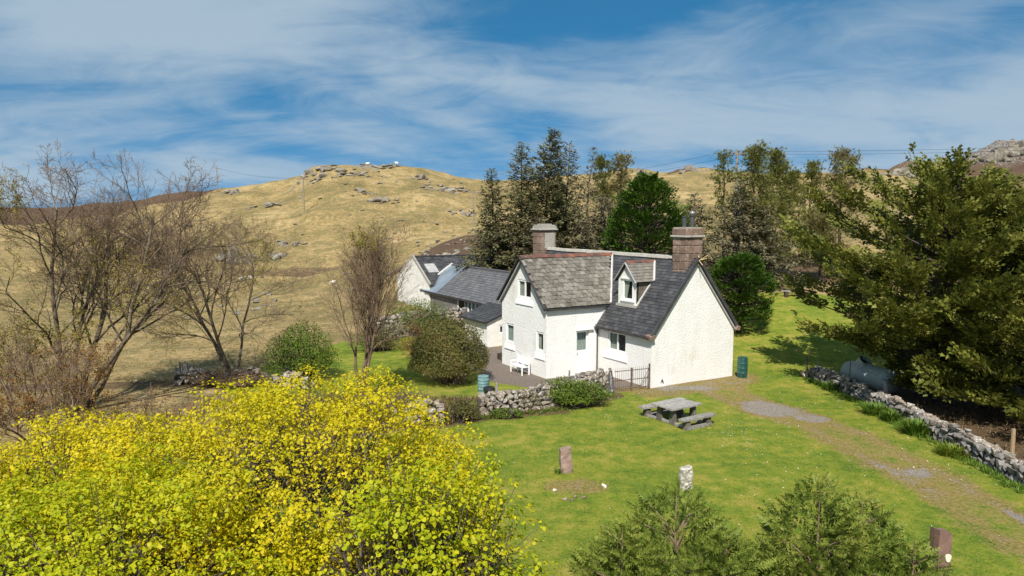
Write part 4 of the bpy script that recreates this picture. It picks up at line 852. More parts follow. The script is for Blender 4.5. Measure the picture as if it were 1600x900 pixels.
shrub('climbing_shrub', 'bright green climber spilling over the garden wall by the slate sign', 2.7, 31.65, 1.75, .65, 1.35, 7600, M['leaf_green'], 36, 160, .07, lump=.6)
shrub('climbing_shrub', 'short dark tuft of greenery between the two lengths of garden wall', -2.1, 29.4, .75, .55, 1.0, 2000, M['leaf_round'], 37, 120, .055, lump=.5)
shrub('low_shrub', 'small green plant at the foot of the garden wall', -.2, 29.9, .8, .35, .45, 1300, M['leaf_green'], 38, 60, .055)
shrub('rough_scrub', 'brown scrub behind the broken end of the garden wall', -5.2, 31.2, 1.9, 1.1, .9, 3800, M['bramble'], 39, 300, .06, 'bark_grey', .6)
shrub('rough_scrub', 'rusty brown scrub over the mossy field wall', -14.6, 35.7, 2.1, .8, .85, 3600, M['bramble'], 140, 260, .06, 'bark_red', .7)
shrub('wall_growth', 'yellow-green weeds along the top of the garden wall', .4, 31.0, 1.1, .35, 1.05, 1300, M['leaf_round'], 141, 60, .05, 'bark_red', .5)
shrub('rough_scrub', 'dry scrub under the tall twiggy tree', -8.6, 30.2, 2.0, 1.3, 1.1, 3800, M['bramble'], 40, 300, .06, 'bark_grey', .6)
# --- back conifers
def spruce(label, x, y, top, R, mat, seed, dens=1., wind=(0, 0, 0), bare_low=.0, bark='bark_dark', asym=0.):
    rng = np.random.default_rng(seed); z0 = hz(x, y); H = top-z0; root = thing('spruce_tree', label, 'tree', (x, y, z0)); wind = np.array(wind)
    tz = np.linspace(0, 1, 9); trunk = np.stack([wind[0]*H*tz**2*.5, wind[1]*H*tz**2*.5, tz*H], 1)+np.r_[np.zeros((1, 3)), rng.normal(0, .04, (8, 3))*[1, 1, 0]]
    br = [(trunk, np.linspace(.17, .02, 9), 0)]; PP = []; AX_ = []; NH = []; SS = []
    nb = int(H*15*dens**.5)
    for i in range(nb):
        t = .06+.93*(i+rng.random())/nb; L = 1.45*R*min(1, (1-t)*1.35)**.85*rng.uniform(.45, 1.15)+.22; az = i*2.399+rng.normal(0, .3)
        if asym: L *= 1+asym*math.cos(az)
        p0 = np.array([np.interp(t, tz, trunk[:, k]) for k in range(3)]); d = np.array([math.cos(az), math.sin(az), .05+.6*t])+wind*1.3; d = d/np.linalg.norm(d); n = 4; pts = [p0]
        for k in range(n): d = d+np.array([0, 0, -.10+.13*k/n])+rng.normal(0, .05, 3)+wind*.12; d = d/np.linalg.norm(d); pts.append(pts[-1]+d*L/n)
        pts = np.array(pts); br.append((pts, np.linspace(.032*(1-t)+.012, .006, n+1), 3))
        if t < bare_low and rng.random() < .8: continue
        ns = max(4, int(L*13*dens)); f = .18+.82*rng.random(ns); q = np.stack([np.interp(f*n, np.arange(n+1), pts[:, k]) for k in range(3)], 1)
        side = nrm(np.cross(d, UP)); ax = d*.75+side*rng.choice([-1, 1], ns)[:, None]*rng.uniform(.2, 1.1, ns)[:, None]+rng.normal(0, .32, (ns, 3))-UP*.18
        PP.append(q); AX_.append(ax); NH.append(UP+rng.normal(0, .3, (ns, 3))); q += rng.normal(0, .10, (ns, 3)); SS.append(rng.uniform(.28, .58, ns)*(1.05-.35*t))
    woody(root, br, M[bark]); foliage(root, 'crown', F2, np.concatenate(PP), np.concatenate(AX_), np.concatenate(NH), np.concatenate(SS), mat); return root
spruce('small dark spruce standing alone at the end of the row behind the outbuilding', -1.65, 60, 12.6, 2.0, M['spruce'], 61, 1.2)
spruce('tall dark spruce with narrow crown behind the domed chimney', .8, 62, 15.1, 2.2, M['spruce'], 62, 1.15)
spruce('tallest spruce with wind-combed top behind the cottage', 2.55, 60, 15.9, 2.7, M['spruce'], 63, 1.35, (.14, 0, .16))
spruce('thin grey spruce with see-through crown beside the tallest one', 4.6, 62, 14.9, 1.9, M['spruce_grey'], 64, .9, (.06, 0, .06), .3, 'bark_grey')
spruce('sparse leaning spruce with nearly bare stem', 6.5, 64, 14.7, 1.5, M['spruce_grey'], 65, .6, (.13, 0, .1), .5, 'bark_grey')
spruce('thin brown-grey spruce hidden low between the grey ones', 7.9, 61, 10.4, 2.4, M['spruce_grey'], 66, .9, (0, 0, 0), .1, 'bark_grey')
spruce('scruffy grey conifer to the right of the bright dense cypress', 16.0, 63, 10.7, 1.9, M['spruce_grey'], 67, 1.0, (0, 0, 0), .2, 'bark_grey')
spruce('broad brown-green spruce filling the gap behind the sandstone chimney', 18.6, 58.5, 11.6, 2.4, M['spruce_grey'], 68, .95, (0, 0, 0), .0, 'bark_grey')
spruce('low shaggy conifer at the back edge of the lawn', 14.0, 57, 7.8, 2.6, M['spruce_grey'], 69, 1.0, (0, 0, 0), .0, 'bark_grey')
spruce('dead-looking low conifer behind the main ridge', 5.6, 57.5, 8.4, 2.6, M['spruce_grey'], 70, 1.0, (0, 0, 0), .0, 'bark_grey')
spruce('brown shaggy conifer filling the space under the sparse spruce', 8.6, 64, 10.0, 2.6, M['spruce_grey'], 171, .9, (0, 0, 0), .0, 'bark_grey')
spruce('low dusty conifer behind the outbuilding roof', 2.2, 57.5, 8.6, 2.3, M['spruce_grey'], 172, 1.0, (0, 0, 0), .0, 'bark_grey')
spruce('brownish conifer beneath the bushy olive pine', 20.8, 59, 9.6, 2.5, M['spruce_grey'], 173, .9, (0, 0, 0), .0, 'bark_grey')
def pine(label, x, y, top, R, mat, seed, low=.35, n_br=34, clump=26):
    rng = np.random.default_rng(seed); z0 = hz(x, y); H = top-z0; root = thing('pine_tree', label, 'tree', (x, y, z0)); tz = np.linspace(0, 1, 9)
    trunk = np.stack([np.cumsum(rng.normal(0, .06, 9)), np.cumsum(rng.normal(0, .06, 9)), tz*H*.97], 1); br = [(trunk, np.linspace(.16, .03, 9), 0)]; PP = []; AX_ = []
    for i in range(n_br):
        t = low+(1-low)*(i+rng.random())/n_br; L = R*(.35+1.0*math.sin(min(1, (1-t)/(1-low)*1.5+.12)*1.5))*rng.uniform(.5, 1.1); az = i*2.399+rng.normal(0, .4)
        p0 = np.array([np.interp(t, tz, trunk[:, k]) for k in range(3)]); d = nrm(np.array([math.cos(az), math.sin(az), .3+.5*t])); n = 4; pts = [p0]
        for k in range(n): d = nrm(d+rng.normal(0, .14, 3)+UP*.10); pts.append(pts[-1]+d*L/n)
        pts = np.array(pts); br.append((pts, np.linspace(.035, .01, n+1), 3))
        for c_ in (pts[-1], pts[-2], pts[-3]):
            m = int(clump*rng.uniform(.5, 1.2)); o_ = rng.normal(0, 1, (m, 3))*[.30, .30, .20]; PP.append(c_+o_); AX_.append(nrm(o_+UP*.25+d*.3))
    P = np.concatenate(PP); ax = np.concatenate(AX_); woody(root, br, M['bark_dark']); foliage(root, 'crown', STAR, P, ax, unit(rng, len(P)), rng.uniform(.14, .26, len(P)), mat); return root
pine('slight pine with a tufted top behind the thin spruces', 8.45, 68, 14.4, .95, M['pine'], 71, .55, 16)
pine('small pine with open rounded head left of the bright cypress', 10.5, 68, 14.5, 1.3, M['pine_brown'], 72, .45, 20)
pine('open pine with flat layered branches next to the power pole', 19.0, 64, 14.5, 1.5, M['pine'], 73, .25, 24, 20)
pine('bushy olive pine with a rounded top behind the lawn', 20.3, 60, 14.4, 1.75, M['pine'], 74, .12, 52)
pine('yellowish tall pine beside the bushy olive one', 22.4, 62, 14.3, 1.55, M['pine'], 75, .08, 50)
pine('narrow yellow-green pine at the corner of the back lawn', 24.6, 63, 12.6, 1.3, M['pine'], 78, .05, 40)
pine('small pine with brown gaps behind the big cypress', 28.1, 68, 13.8, 1.2, M['pine'], 76, .3, 26)
pine('twin-headed brownish pine behind the big cypress', 30.2, 66, 14.6, 1.8, M['pine_brown'], 77, .3, 36)
pine('low scrubby pine on the brown bank behind the bench', 26.5, 61, 8.6, 1.7, M['pine_brown'], 79, .1, 36)
def dense(label, x, y, top, R, ncl, per, mat, seed, base=.0, size=(.22, .42), csz=.5, prof=([0, .12, .35, .6, .8, .93, 1], [.70, .95, 1.0, .84, .58, .32, .05]), name='cypress_tree'):
    """crown of many small boughs, each a tuft of sprays on its own limb"""
    rng = np.random.default_rng(seed); z0 = hz(x, y); H = top-z0; root = thing(name, label, 'tree', (x, y, z0)); PP = []; AX_ = []; NH = []; SS = []
    br = [(np.array([[0, 0, -.1], [.03, 0, H*.4], [0, .03, H*.92]]), np.array([.2, .13, .03]), 0)]
    for i in range(ncl):
        t = rng.random()**.85; az = i*2.399+rng.normal(0, .3); rr = R*np.interp(t, *prof)*rng.uniform(.70, 1.10)*(.86+.3*vnoise(np.array([az*1.3+seed]), np.array([t*4.]), seed)[0]); o_ = nrm(np.array([math.cos(az), math.sin(az), .25+.75*t+rng.normal(0, .15)])); c = np.array([math.cos(az)*rr, math.sin(az)*rr, base+t*(H-base-.25)])
        s1 = nrm(np.cross(o_, UP)); n1 = np.cross(s1, o_); sc = csz*rng.uniform(.65, 1.3)*(1-.35*t); m = int(per*rng.uniform(.6, 1.3)); u = rng.normal(0, 1, (m, 3)); u /= np.maximum(1, np.linalg.norm(u, axis=1, keepdims=True)/1.5)
        PP.append(c+o_*u[:, :1]*sc*.75+s1*u[:, 1:2]*sc+n1*u[:, 2:3]*sc*.42); AX_.append(o_+s1*u[:, 1:2]*.55+UP*.15+rng.normal(0, .3, (m, 3))); NH.append(n1+o_*.35+rng.normal(0, .4, (m, 3))); SS.append(rng.uniform(*size, m))
        br.append((np.array([[0, 0, c[2]*.75], c*[.5, .5, .93], c]), np.array([.045, .03, .012]), 3))
    woody(root, br, M['bark_dark']); foliage(root, 'crown', F2, np.concatenate(PP), np.concatenate(AX_), np.concatenate(NH), np.concatenate(SS), mat); return root
dense('dense bright green cypress rising behind the main ridge', 10.5, 55.5, 11.8, 3.5, 330, 42, M['cyp_green'], 81, .2, csz=.55)
dense('egg-shaped green conifer on the back lawn beside the gable', 15.0, 46.6, 6.3, 2.0, 230, 38, M['cyp_green'], 82, .85, size=(.16, .30), csz=.36, prof=([0, .12, .35, .6, .8, .93, 1], [.66, .92, 1.0, .92, .72, .45, .1]), name='garden_conifer')
# --- big wind-blown cypresses on the right
def monterey(label, x, y, top, R, prof, tiers, per_tier, per, seed, wind=(.30, .02, .10), trunk_r=.40, size=(.17, .33), stretch=(1, 1), zmin=.6):
    """tiers of long boughs; foliage lies in flat plates along the outer half of every bough"""
    rng = np.random.default_rng(seed); z0 = hz(x, y); H = top-z0; root = thing('wind_blown_cypress', label, 'tree', (x, y, z0)); wind = np.array(wind)
    tz = np.linspace(0, 1, 8); trunk = np.stack([.10*H*tz**1.6, .02*H*tz, -.2+tz*(H*.93)], 1)+np.r_[np.zeros((1, 3)), rng.normal(0, .07, (7, 3))*[1, 1, 0]]
    br = [(trunk, trunk_r*np.array([1.35, 1, .85, .66, .5, .36, .2, .06]), 0)]; PP = []; AX_ = []; NH = []; SS = []
    for i in range(tiers):
        t = (i+.5)/tiers
        for j in range(per_tier):
            tt = np.clip(t+rng.normal(0, .012), .02, .99); az = j*6.283/per_tier+i*1.1+rng.normal(0, .22); L = R*np.interp(tt, *prof)*rng.uniform(.62, 1.12)
            d = np.array([math.cos(az), math.sin(az), .05+.35*tt])+wind*(.5+tt); d = d/np.linalg.norm(d); L *= (stretch[0] if d[0] < 0 else stretch[1]); n = 5; p = np.array([np.interp(tt*.9+.02, tz, trunk[:, k]) for k in range(3)]); pts = [p]
            for k in range(n): d = nrm(d+np.array([0, 0, -.09+.055*k])+rng.normal(0, .06, 3)+wind*.06); pts.append(pts[-1]+d*L/n)
            pts = np.array(pts); pts[:, 2] = np.maximum(pts[:, 2], zmin+rng.random()*.4); br.append((pts, np.linspace(.028+.008*L, .006, n+1), 2))
            for q in range(max(3, int(L*2.3))):
                f = (.22+.80*rng.random()**.85)*n; k = min(int(f), n-1); c = pts[k]+(pts[k+1]-pts[k])*(f-k); a0 = nrm(pts[k+1]-pts[k]); s1 = nrm(np.cross(a0, UP)); sd_ = rng.choice((-1, 1)); a = nrm(a0*.9+s1*sd_*rng.uniform(.1, .9)+UP*rng.uniform(.02, .34)+wind*.6); s1 = nrm(np.cross(a, UP)); n1 = np.cross(s1, a); sc = rng.uniform(.55, 1.1)*(1-.3*tt); c = c+a*.45*sc
                m = int(per*sc*rng.uniform(.7, 1.25)); u = rng.normal(0, 1, (m, 3)); u /= np.maximum(1, np.linalg.norm(u, axis=1, keepdims=True)/1.6)
                PP.append(c+a*u[:, :1]*.55*sc+s1*u[:, 1:2]*.30*sc+n1*(u[:, 2:3]*.19*sc-.05*u[:, 1:2]**2)); AX_.append(a+s1*u[:, 1:2]*.5+rng.normal(0, .25, (m, 3))+UP*.1); NH.append(n1+UP*.2+np.array([0, -.35, 0])+rng.normal(0, .6, (m, 3))); SS.append(rng.uniform(*size, m))
    woody(root, br, M['bark_dark']); foliage(root, 'crown', F2, np.concatenate(PP), np.concatenate(AX_), np.concatenate(NH), np.concatenate(SS), M['cyp']); return root
monterey('huge wind-blown cypress with dark trunk overhanging the stone wall', 20.1, 33.8, 12.3, 7.1, ([0, .12, .22, .4, .6, .8, 1], [.0, .3, .9, 1.0, .85, .55, .14]), 16, 11, 37, 91, size=(.23, .44))
monterey('second wind-blown cypress with low sweeping boughs behind the wall', 23.3, 29.6, 10.4, 5.6, ([0, .1, .3, .5, .7, .9, 1], [.85, 1.0, 1.0, .92, .74, .42, .12]), 14, 10, 34, 92, zmin=.35, size=(.23, .44))
# --- leylandii tops below the camera
def ley(label, x, y, tops, n, seed):
    rng = np.random.default_rng(seed); z0 = hz(x, y); root = thing('leylandii_tree', label, 'tree', (x, y, z0), 0, 'conifers at the near edge of the lawn'); PP = []; AX_ = []; NH = []; SS = []; br = []
    for (dx, dy, top, slope, share) in tops:
        H = top-z0; k = int(n*share); h = (rng.random(k)**.62)*H*.92; az = rng.random(k)*6.283; nz = noise3(np.stack([np.cos(az)*2.4, np.sin(az)*2.4, h*1.9], 1)+seed, 1.1, seed)
        R = (.05+slope*1.25*h**.72)*(.42+1.1*nz)*(1-.42*rng.random(k)**2); P = np.stack([dx+np.cos(az)*R, dy+np.sin(az)*R, H-h], 1); o_ = np.stack([np.cos(az), np.sin(az), np.full(k, .75)], 1)
        PP.append(P); AX_.append(o_+rng.normal(0, .34, (k, 3))); NH.append(np.stack([np.cos(az), np.sin(az), np.full(k, .8)], 1)+rng.normal(0, .6, (k, 3))); SS.append(rng.uniform(.11, .24, k)*(.7+.3*np.minimum(1, h)))
        br.append((np.array([[dx*.3, dy*.3, 0], [dx, dy, H*.6], [dx, dy, H-.06]]), np.array([.07, .03, .005]), 0))
        for i in range(60):
            j = rng.integers(k); p = P[j]; br.append((np.array([[dx, dy, p[2]-R[j]*.75], [(dx+p[0])/2, (dy+p[1])/2, p[2]-R[j]*.25], p+nrm(o_[j])*.2]), np.array([.02, .012, .004]), 3))
    woody(root, br, M['bark_red']); foliage(root, 'crown', F4, np.concatenate(PP), np.concatenate(AX_), np.concatenate(NH), np.concatenate(SS), M['ley']); return root
ley('feathery green conifer top in front of the small lichened stone', 2.2, 10.3, [(.3, .15, 4.55, .66, .45), (-.55, -.1, 4.05, .62, .3), (.95, -.2, 4.0, .6, .25)], 13500, 101)
ley('feathery twin-topped conifer beside the brown stone gatepost', 5.0, 10.4, [(-.3, .1, 4.66, .62, .42), (.45, .3, 4.35, .6, .34), (.95, -.3, 3.9, .6, .24)], 13500, 102)
# ------------------------------------------------------------------ dry-stone walls
ROCKS = [hull_rock(200+i, 14+i % 4, .5+.05*(i % 5)) for i in range(10)]
for r_ in ROCKS: r_.materials.append(M['stone'])
def stone_wall(label, path, hfun, thick, size, seed, cat='wall', limit=290, ruin=0.):
    rng = random.Random(seed); P = np.array(path, float); seg = np.hypot(*np.diff(P, axis=0).T); cum = np.r_[0, np.cumsum(seg)]; L = cum[-1]
    x0, y0 = P[0]; z0 = hz(x0, y0); root = thing('dry_stone_wall', label, cat, (x0, y0, z0))
    def pos(s):
        i = min(np.searchsorted(cum, s, 'right')-1, len(seg)-1); i = max(i, 0); t = (s-cum[i])/seg[i]; p = P[i]+(P[i+1]-P[i])*t; d = (P[i+1]-P[i])/seg[i]; return p, d
    items = []
    s = 0
    cv = MB(); ns = int(L/.5)+1
    for k in range(ns):
        s0, s1 = L*k/ns, L*(k+1)/ns
        for a, b_ in ((s0, s1),):
            (p, d), (q, e) = pos(a+1e-4), pos(b_-1e-4); n0 = np.array([d[1], -d[0]])*thick*.26; h0 = hfun(a/L)*.78; h1 = hfun(b_/L)*.78; za, zb = hz(*p)-z0, hz(*q)-z0
            vs = [(p[0]+n0[0]-x0, p[1]+n0[1]-y0, za-.2), (p[0]-n0[0]-x0, p[1]-n0[1]-y0, za-.2), (p[0]-n0[0]*.8-x0, p[1]-n0[1]*.8-y0, za+h0), (p[0]+n0[0]*.8-x0, p[1]+n0[1]*.8-y0, za+h0),
                  (q[0]+n0[0]-x0, q[1]+n0[1]-y0, zb-.2), (q[0]-n0[0]-x0, q[1]-n0[1]-y0, zb-.2), (q[0]-n0[0]*.8-x0, q[1]-n0[1]*.8-y0, zb+h1), (q[0]+n0[0]*.8-x0, q[1]+n0[1]*.8-y0, zb+h1)]
            cv.add(vs, [(0, 1, 2, 3), (7, 6, 5, 4), (0, 3, 7, 4), (1, 5, 6, 2), (3, 2, 6, 7)])
    cv.build('rubble_core', M['core'], root)
    for face in (1, 0, -1):     # camera side, top, far side
        zc = 0.; 
        while True:
            if face == 0 and zc > 0: break
            s = rng.uniform(0, .1); rowh = size*rng.uniform(.62, .85); any_ = False
            while s < L:
                w = size*rng.choice((.7, .9, 1.1, 1.4))*rng.uniform(.85, 1.15); hh_ = hfun(min(s/L, 1)); 
                if s+w*.5 > L: break
                p, d = pos(min(s+w/2, L-.001)); n_ = np.array([d[1], -d[0]])
                zt_ = zc+rowh*.45 if face else hh_-.02
                if zt_ < hh_-.02 or face == 0:
                    any_ = True
                    if rng.random() > ruin*(zt_/max(hh_, .1)):
                        off = n_*face*(thick*.36-.10*thick*(zt_/max(hh_, .2)))+n_*rng.uniform(-.03, .03)+(n_*rng.uniform(-.5, .5)*thick*.5 if face == 0 else 0)
                        items.append((face, (p[0]+off[0]-x0, p[1]+off[1]-y0, hz(*p)-z0+zt_+rng.uniform(-.02, .02)), (rng.uniform(-.18, .18), rng.uniform(-.18, .18), math.atan2(d[1], d[0])+rng.uniform(-.2, .2)+rng.choice((0, math.pi))), (w*1.10, thick*.52*rng.uniform(.8, 1.15), rowh*rng.uniform(1.0, 1.25) if face else size*rng.uniform(.6, .9)), rng.choice(ROCKS)))
                s += w
            zc += rowh*.9
            if not any_: break
    items.sort(key=lambda t: {1: 0, 0: 0, -1: 1}[t[0]])
    for it in items[:limit]: put('stone', it[4], None, root, loc=it[1], rot=it[2], scale=it[3])
    rest = items[limit:]
    if rest:
        mb = MB()
        for it in rest:
            mat_ = Matrix.LocRotScale(Vector(it[1]), Matrix.Rotation(it[2][2], 3, 'Z').to_quaternion(), Vector(it[3])); mb.add([mat_ @ v.co for v in it[4].vertices], [tuple(f.vertices) for f in it[4].polygons])
        tag(mb.build('far_stones', M['stone_join'], root), kind='stuff')
    return root
lerp = lambda a, b_: (lambda t: a+(b_-a)*t)
stone_wall('lichened dry-stone garden wall running to the iron gate', [(-1.5,30.35),(.75,31.1),(2.1,31.9),(3.5,33.3),(4.55,34.55)][::1], lambda t: .85+.35*t+.06*math.sin(t*19), .62, .31, 301, limit=230)
stone_wall('broken heap end of the garden wall beside the scrub', [(-5.0,29.1),(-3.9,29.35),(-2.9,29.75)], lambda t: .45+.45*math.sin(t*3.0), .75, .30, 302, limit=90, ruin=.25)
stone_wall('long low dry-stone wall along the track under the big cypress', [(16.65,10.5),(16.6,18),(16.65,24),(16.75,29),(16.85,33.5),(16.2,37.6)], lambda t: .78-.16*t+.10*math.sin(t*37)+.05*math.sin(t*81), .62, .33, 303, limit=300)
stone_wall('mossy field wall behind the maples at the edge of the rough pasture', [(-17.5,36.3),(-15.2,36.7),(-12.6,36.4),(-10.2,35.2)], lambda t: .55+.2*math.sin(t*17), .8, .36, 304, limit=120, ruin=.35)
stone_wall('rubble retaining wall below the outbuilding with ivy on it', [(-9.8,48.6),(-7,50.6),(-4.6,51.3),(-3.4,50.9)], lambda t: 1.5+.3*t, .6, .36, 305, limit=150)
def single_rock(label, loc, sc, rz, k, mat='stone', cat='rock', group=None, sink=.15, name='boulder'):
    o = put(name, ROCKS_M[mat][k % 10], None, loc=(loc[0], loc[1], hz(*loc)+sc[2]*(.5-sink)), rot=(.1*(k % 3), .08*(k % 4), rz), scale=sc); return tag(o, label, cat, group)
ROCKS_M = {'stone': ROCKS}
for mname in ('hillrock', 'pillar', 'lichen'):
    lst = []
    for i in range(10):
        me = hull_rock(400+i, 22, .45); me.materials.append(M[mname]); lst.append(me)
    ROCKS_M[mname] = lst
single_rock('white painted stone at the foot of the slate sign', (4.55, 34.0), (.26, .24, .24), .3, 2, 'lichen')
single_rock('pale chip of stone on the bare patch by the pink standing stone', (1.35, 21.7), (.17, .13, .10), .8, 3, 'lichen')
single_rock('long pale sliver of stone on the right of the bare lawn patch', (2.95, 22.05), (.10, .26, .10), .5, 4, 'lichen')
for k, (x, y) in enumerate(((1.62, 21.0), (1.95, 21.2), (1.8, 20.95), (2.2, 21.15))): single_rock('brownish stone half sunk in the bare lawn patch', (x, y), (.17, .13, .08), k, k, 'pillar', group='stones sunk in the bare lawn patch')
single_rock('pale boulder at the far end of the long low wall', (16.5, 37.75), (.95, .6, .62), .3, 6, 'lichen')
single_rock('grey flat boulder beside the pale one', (15.75, 37.6), (.7, .5, .45), 1.0, 7, 'stone')
# ------------------------------------------------------------------ standing stones and post
def pillar(name, label, x, y, w, d, h, rz, tilt, seed, mat, chamfer=.06):
    r = random.Random(seed); bm = bmesh.new(); n = 7; rings = []
    base = [(-.5, -.5), (0, -.54), (.5, -.5), (.54, 0), (.5, .5), (0, .53), (-.5, .5), (-.53, 0)]
    for k in range(n):
        t = k/(n-1); rings.append([bm.verts.new((bx*w*(1-.08*t)+r.uniform(-.018, .018), by*d*(1-.08*t)+r.uniform(-.018, .018), -.15+(h+.15)*t+(r.uniform(-.03, .03)+chamfer*(bx) if k == n-1 else 0))) for bx, by in base])
    for a, b_ in zip(rings[:-1], rings[1:]):
        for i in range(8): bm.faces.new((a[i], a[(i+1) % 8], b_[(i+1) % 8], b_[i]))
    bm.faces.new(rings[-1]); me = bpy.data.meshes.new(name); bm.to_mesh(me); bm.free()
    return tag(put(name, me, M[mat], loc=(x, y, hz(x, y)), rot=(tilt[0], tilt[1], rz)), label, 'stone')
pillar('standing_stone', 'pink-grey standing stone with pale lichen on the lawn', 1.84, 23.45, .40, .30, .84, .1, (.03, -.06), 1, 'pillar')
pillar('standing_stone', 'small white-lichened standing stone behind the conifer tops', 5.5, 21.9, .36, .28, .70, .3, (.02, .03), 2, 'palestone')
gp = pillar('stone_gatepost', 'brown sandstone gatepost with a cream lichen patch', 9.72, 15.45, .34, .30, 1.60, .12, (0, -.015), 3, 'redpillar', -.12)
lp = MB(); pts = [(.07+.07*math.cos(a)*(1+.25*math.sin(3*a)), -.168, 1.0+.11*math.sin(a)*(1+.2*math.cos(2*a))) for a in np.linspace(0, 6.28, 14)[:-1]]; lp.add(pts+[(p[0], -.14, p[2]) for p in pts], [tuple(range(12, -1, -1))]+[(i, (i+1) % 13, 13+(i+1) % 13, 13+i) for i in range(13)]); tag(lp.build('lichen_patch', M['lichen'], gp), 'cream lichen patch')
# ------------------------------------------------------------------ picnic table of thick old planks
TX, TY, TR = 7.0, 29.62, math.radians(32.2)
pt = thing('picnic_table', 'weathered grey plank picnic table with two attached benches on the lawn', 'picnic table', (TX, TY, hz(TX, TY)), TR)
def plank(name, par, x0, x1, y0, y1, z0, z1, seed, mat='wood', rag=.02):
    r = random.Random(seed); mb = MB(); n = 6; v = []
    for k in range(n+1):
        x = x0+(x1-x0)*k/n; e = rag*(1.8 if k in (0, n) else 1); a = y0+r.uniform(-e, e)+(.04 if k in (0, n) else 0); b_ = y1+r.uniform(-e, e)-(.04 if k in (0, n) else 0); dz = r.uniform(-.008, .008)
        v += [(x, a, z0), (x, b_, z0), (x, b_, z1+dz), (x, a, z1+dz)]
    f = [(0, 3, 2, 1), (4*n, 4*n+1, 4*n+2, 4*n+3)]
    for k in range(n):
        a = 4*k; f += [(a+i, a+(i+1) % 4, a+4+(i+1) % 4, a+4+i) for i in range(4)]
    return mb.add(v, f).build(name, M[mat], par)
plank('top_plank', pt, -.90, .92, -.64, -.235, .68, .75, 1); plank('top_plank', pt, -.86, .88, -.215, .20, .68, .745, 2); plank('top_plank', pt, -.93, .86, .225, .62, .68, .755, 3)
for sx_ in (-.58, .58):
    for yy in (-.38, .38):
        l1 = MB(); l1.add([(sx_-.07, yy-.17, -.05), (sx_+.07, yy-.17, -.05), (sx_+.07, yy+.17, -.05), (sx_-.07, yy+.17, -.05), (sx_-.06, yy-.11, .678), (sx_+.06, yy-.11, .678), (sx_+.06, yy+.11, .678), (sx_-.06, yy+.11, .678)], [(0, 3, 2, 1), (4, 5, 6, 7), (0, 1, 5, 4), (1, 2, 6, 5), (2, 3, 7, 6), (3, 0, 4, 7)]); l1.build('leg', M['legwood'], pt)
    MB().box(sx_-.06, sx_+.06, -1.26, 1.26, .02, .125).build('base_rail', M['wood'], pt)
for sy in (-1, 1):
    bnch = plank('bench_seat', pt, -.95, .95, sy*1.16-.20, sy*1.16+.20, .38, .455, 10+sy, rag=.03)
    for sx_ in (-.60, .60):
        l1 = MB(); l1.add([(sx_-.13, sy*1.16-.15, -.04), (sx_+.13, sy*1.16-.15, -.04), (sx_+.13, sy*1.16+.15, -.04), (sx_-.13, sy*1.16+.15, -.04), (sx_-.10, sy*1.16-.12, .378), (sx_+.10, sy*1.16-.12, .378), (sx_+.10, sy*1.16+.12, .378), (sx_-.10, sy*1.16+.12, .378)], [(0, 3, 2, 1), (4, 5, 6, 7), (0, 1, 5, 4), (1, 2, 6, 5), (2, 3, 7, 6), (3, 0, 4, 7)]); l1.build('leg', M['legwood'], bnch)
    MB().box(-.72, .72, sy*1.16-.165, sy*1.16-.05, .0, .125).build('foot_rail', M['wood'], bnch)
# ------------------------------------------------------------------ iron gate and slate sign
g0 = np.array([5.02, 34.5]); g1 = np.array([6.93, 35.30]); gd = g1-g0; gl = float(np.hypot(*gd)); ga = math.atan2(gd[1], gd[0])
gt = thing('iron_gate', 'rusty iron railing gate in two leaves between wall and cottage', 'gate', (g0[0], g0[1], hz(*g0)), ga)
for s0_, s1_ in ((.04, gl*.5-.03), (gl*.5+.03, gl-.04)):
    n = 8
    for k in range(n): xx = s0_+(s1_-s0_)*(k+.5)/n; MB().cyl((xx, 0, .06), (xx, 0, 1.17), .0095, .007, n=5).build('bar', M['iron'], gt)
    for zz_ in (.12, .56, 1.03): MB().box(s0_, s1_, -.014, .014, zz_-.016, zz_+.016).build('rail', M['iron'], gt)
MB().box(gl*.5-.035, gl*.5+.035, -.035, .035, -.1, 1.15).build('gate_post', M['iron'], gt); MB().box(gl-.035, gl+.03, -.035, .035, -.1, 1.28).build('gate_post', M['iron'], gt)
MB().cyl((gl*.72, .03, .1), (gl-.02, .03, 1.0), .014, n=5).build('brace', M['iron'], gt)
sx0, sy0 = 4.86, 34.22
sg = thing('slate_sign', 'dark slate slab with white painted lettering and an arrow leaning on the wall', 'sign', (sx0, sy0, hz(sx0, sy0)), math.radians(18))
sl = MB(); prof = [(-.17, .02), (.17, 0), (.19, .25), (.16, .6), (.10, .95), (.075, 1.16), (-.07, 1.18), (-.10, .95), (-.15, .6), (-.185, .25)]; tl = lambda z: z*.10
sl.add([(x, -.03+tl(z), z) for x, z in prof]+[(x*.96, .04+tl(z), z) for x, z in prof], [tuple(range(len(prof)))]+[tuple(range(2*len(prof)-1, len(prof)-1, -1))]+[(i, len(prof)+i, len(prof)+(i+1) % len(prof), (i+1) % len(prof)) for i in range(len(prof))]); sl.build('slab', M['signslate'], sg)
lt_ = MB(); rs = random.Random(4)
def stroke(x0, z0, x1, z1, w=.016): lt_.beam((x0, -.036+tl(z0), z0), (x1, -.036+tl(z1), z1), .006, w, (0, -1, .1))
for k in range(8):   # weathered letters one below another, too worn to read
    zc = 1.0-.093*k; w = .036
    for _ in range(4): a = rs.choice((-w, 0, w)); b_ = rs.choice((-w, 0, w)); stroke(a, zc+rs.choice((-.032, 0, .03)), b_+.002, zc+rs.choice((-.03, .001, .032))+.003)
stroke(.01, .24, .01, .08, .03); stroke(-.07, .19, .01, .08, .03); stroke(.09, .19, .01, .08, .03)
lt_.build('lettering', M['white'], sg)
MB().cyl((-.02, .12, 1.1), (-.02, .12, 1.26), .09, .07, n=9).build('wall_cap', M['stone'], sg)
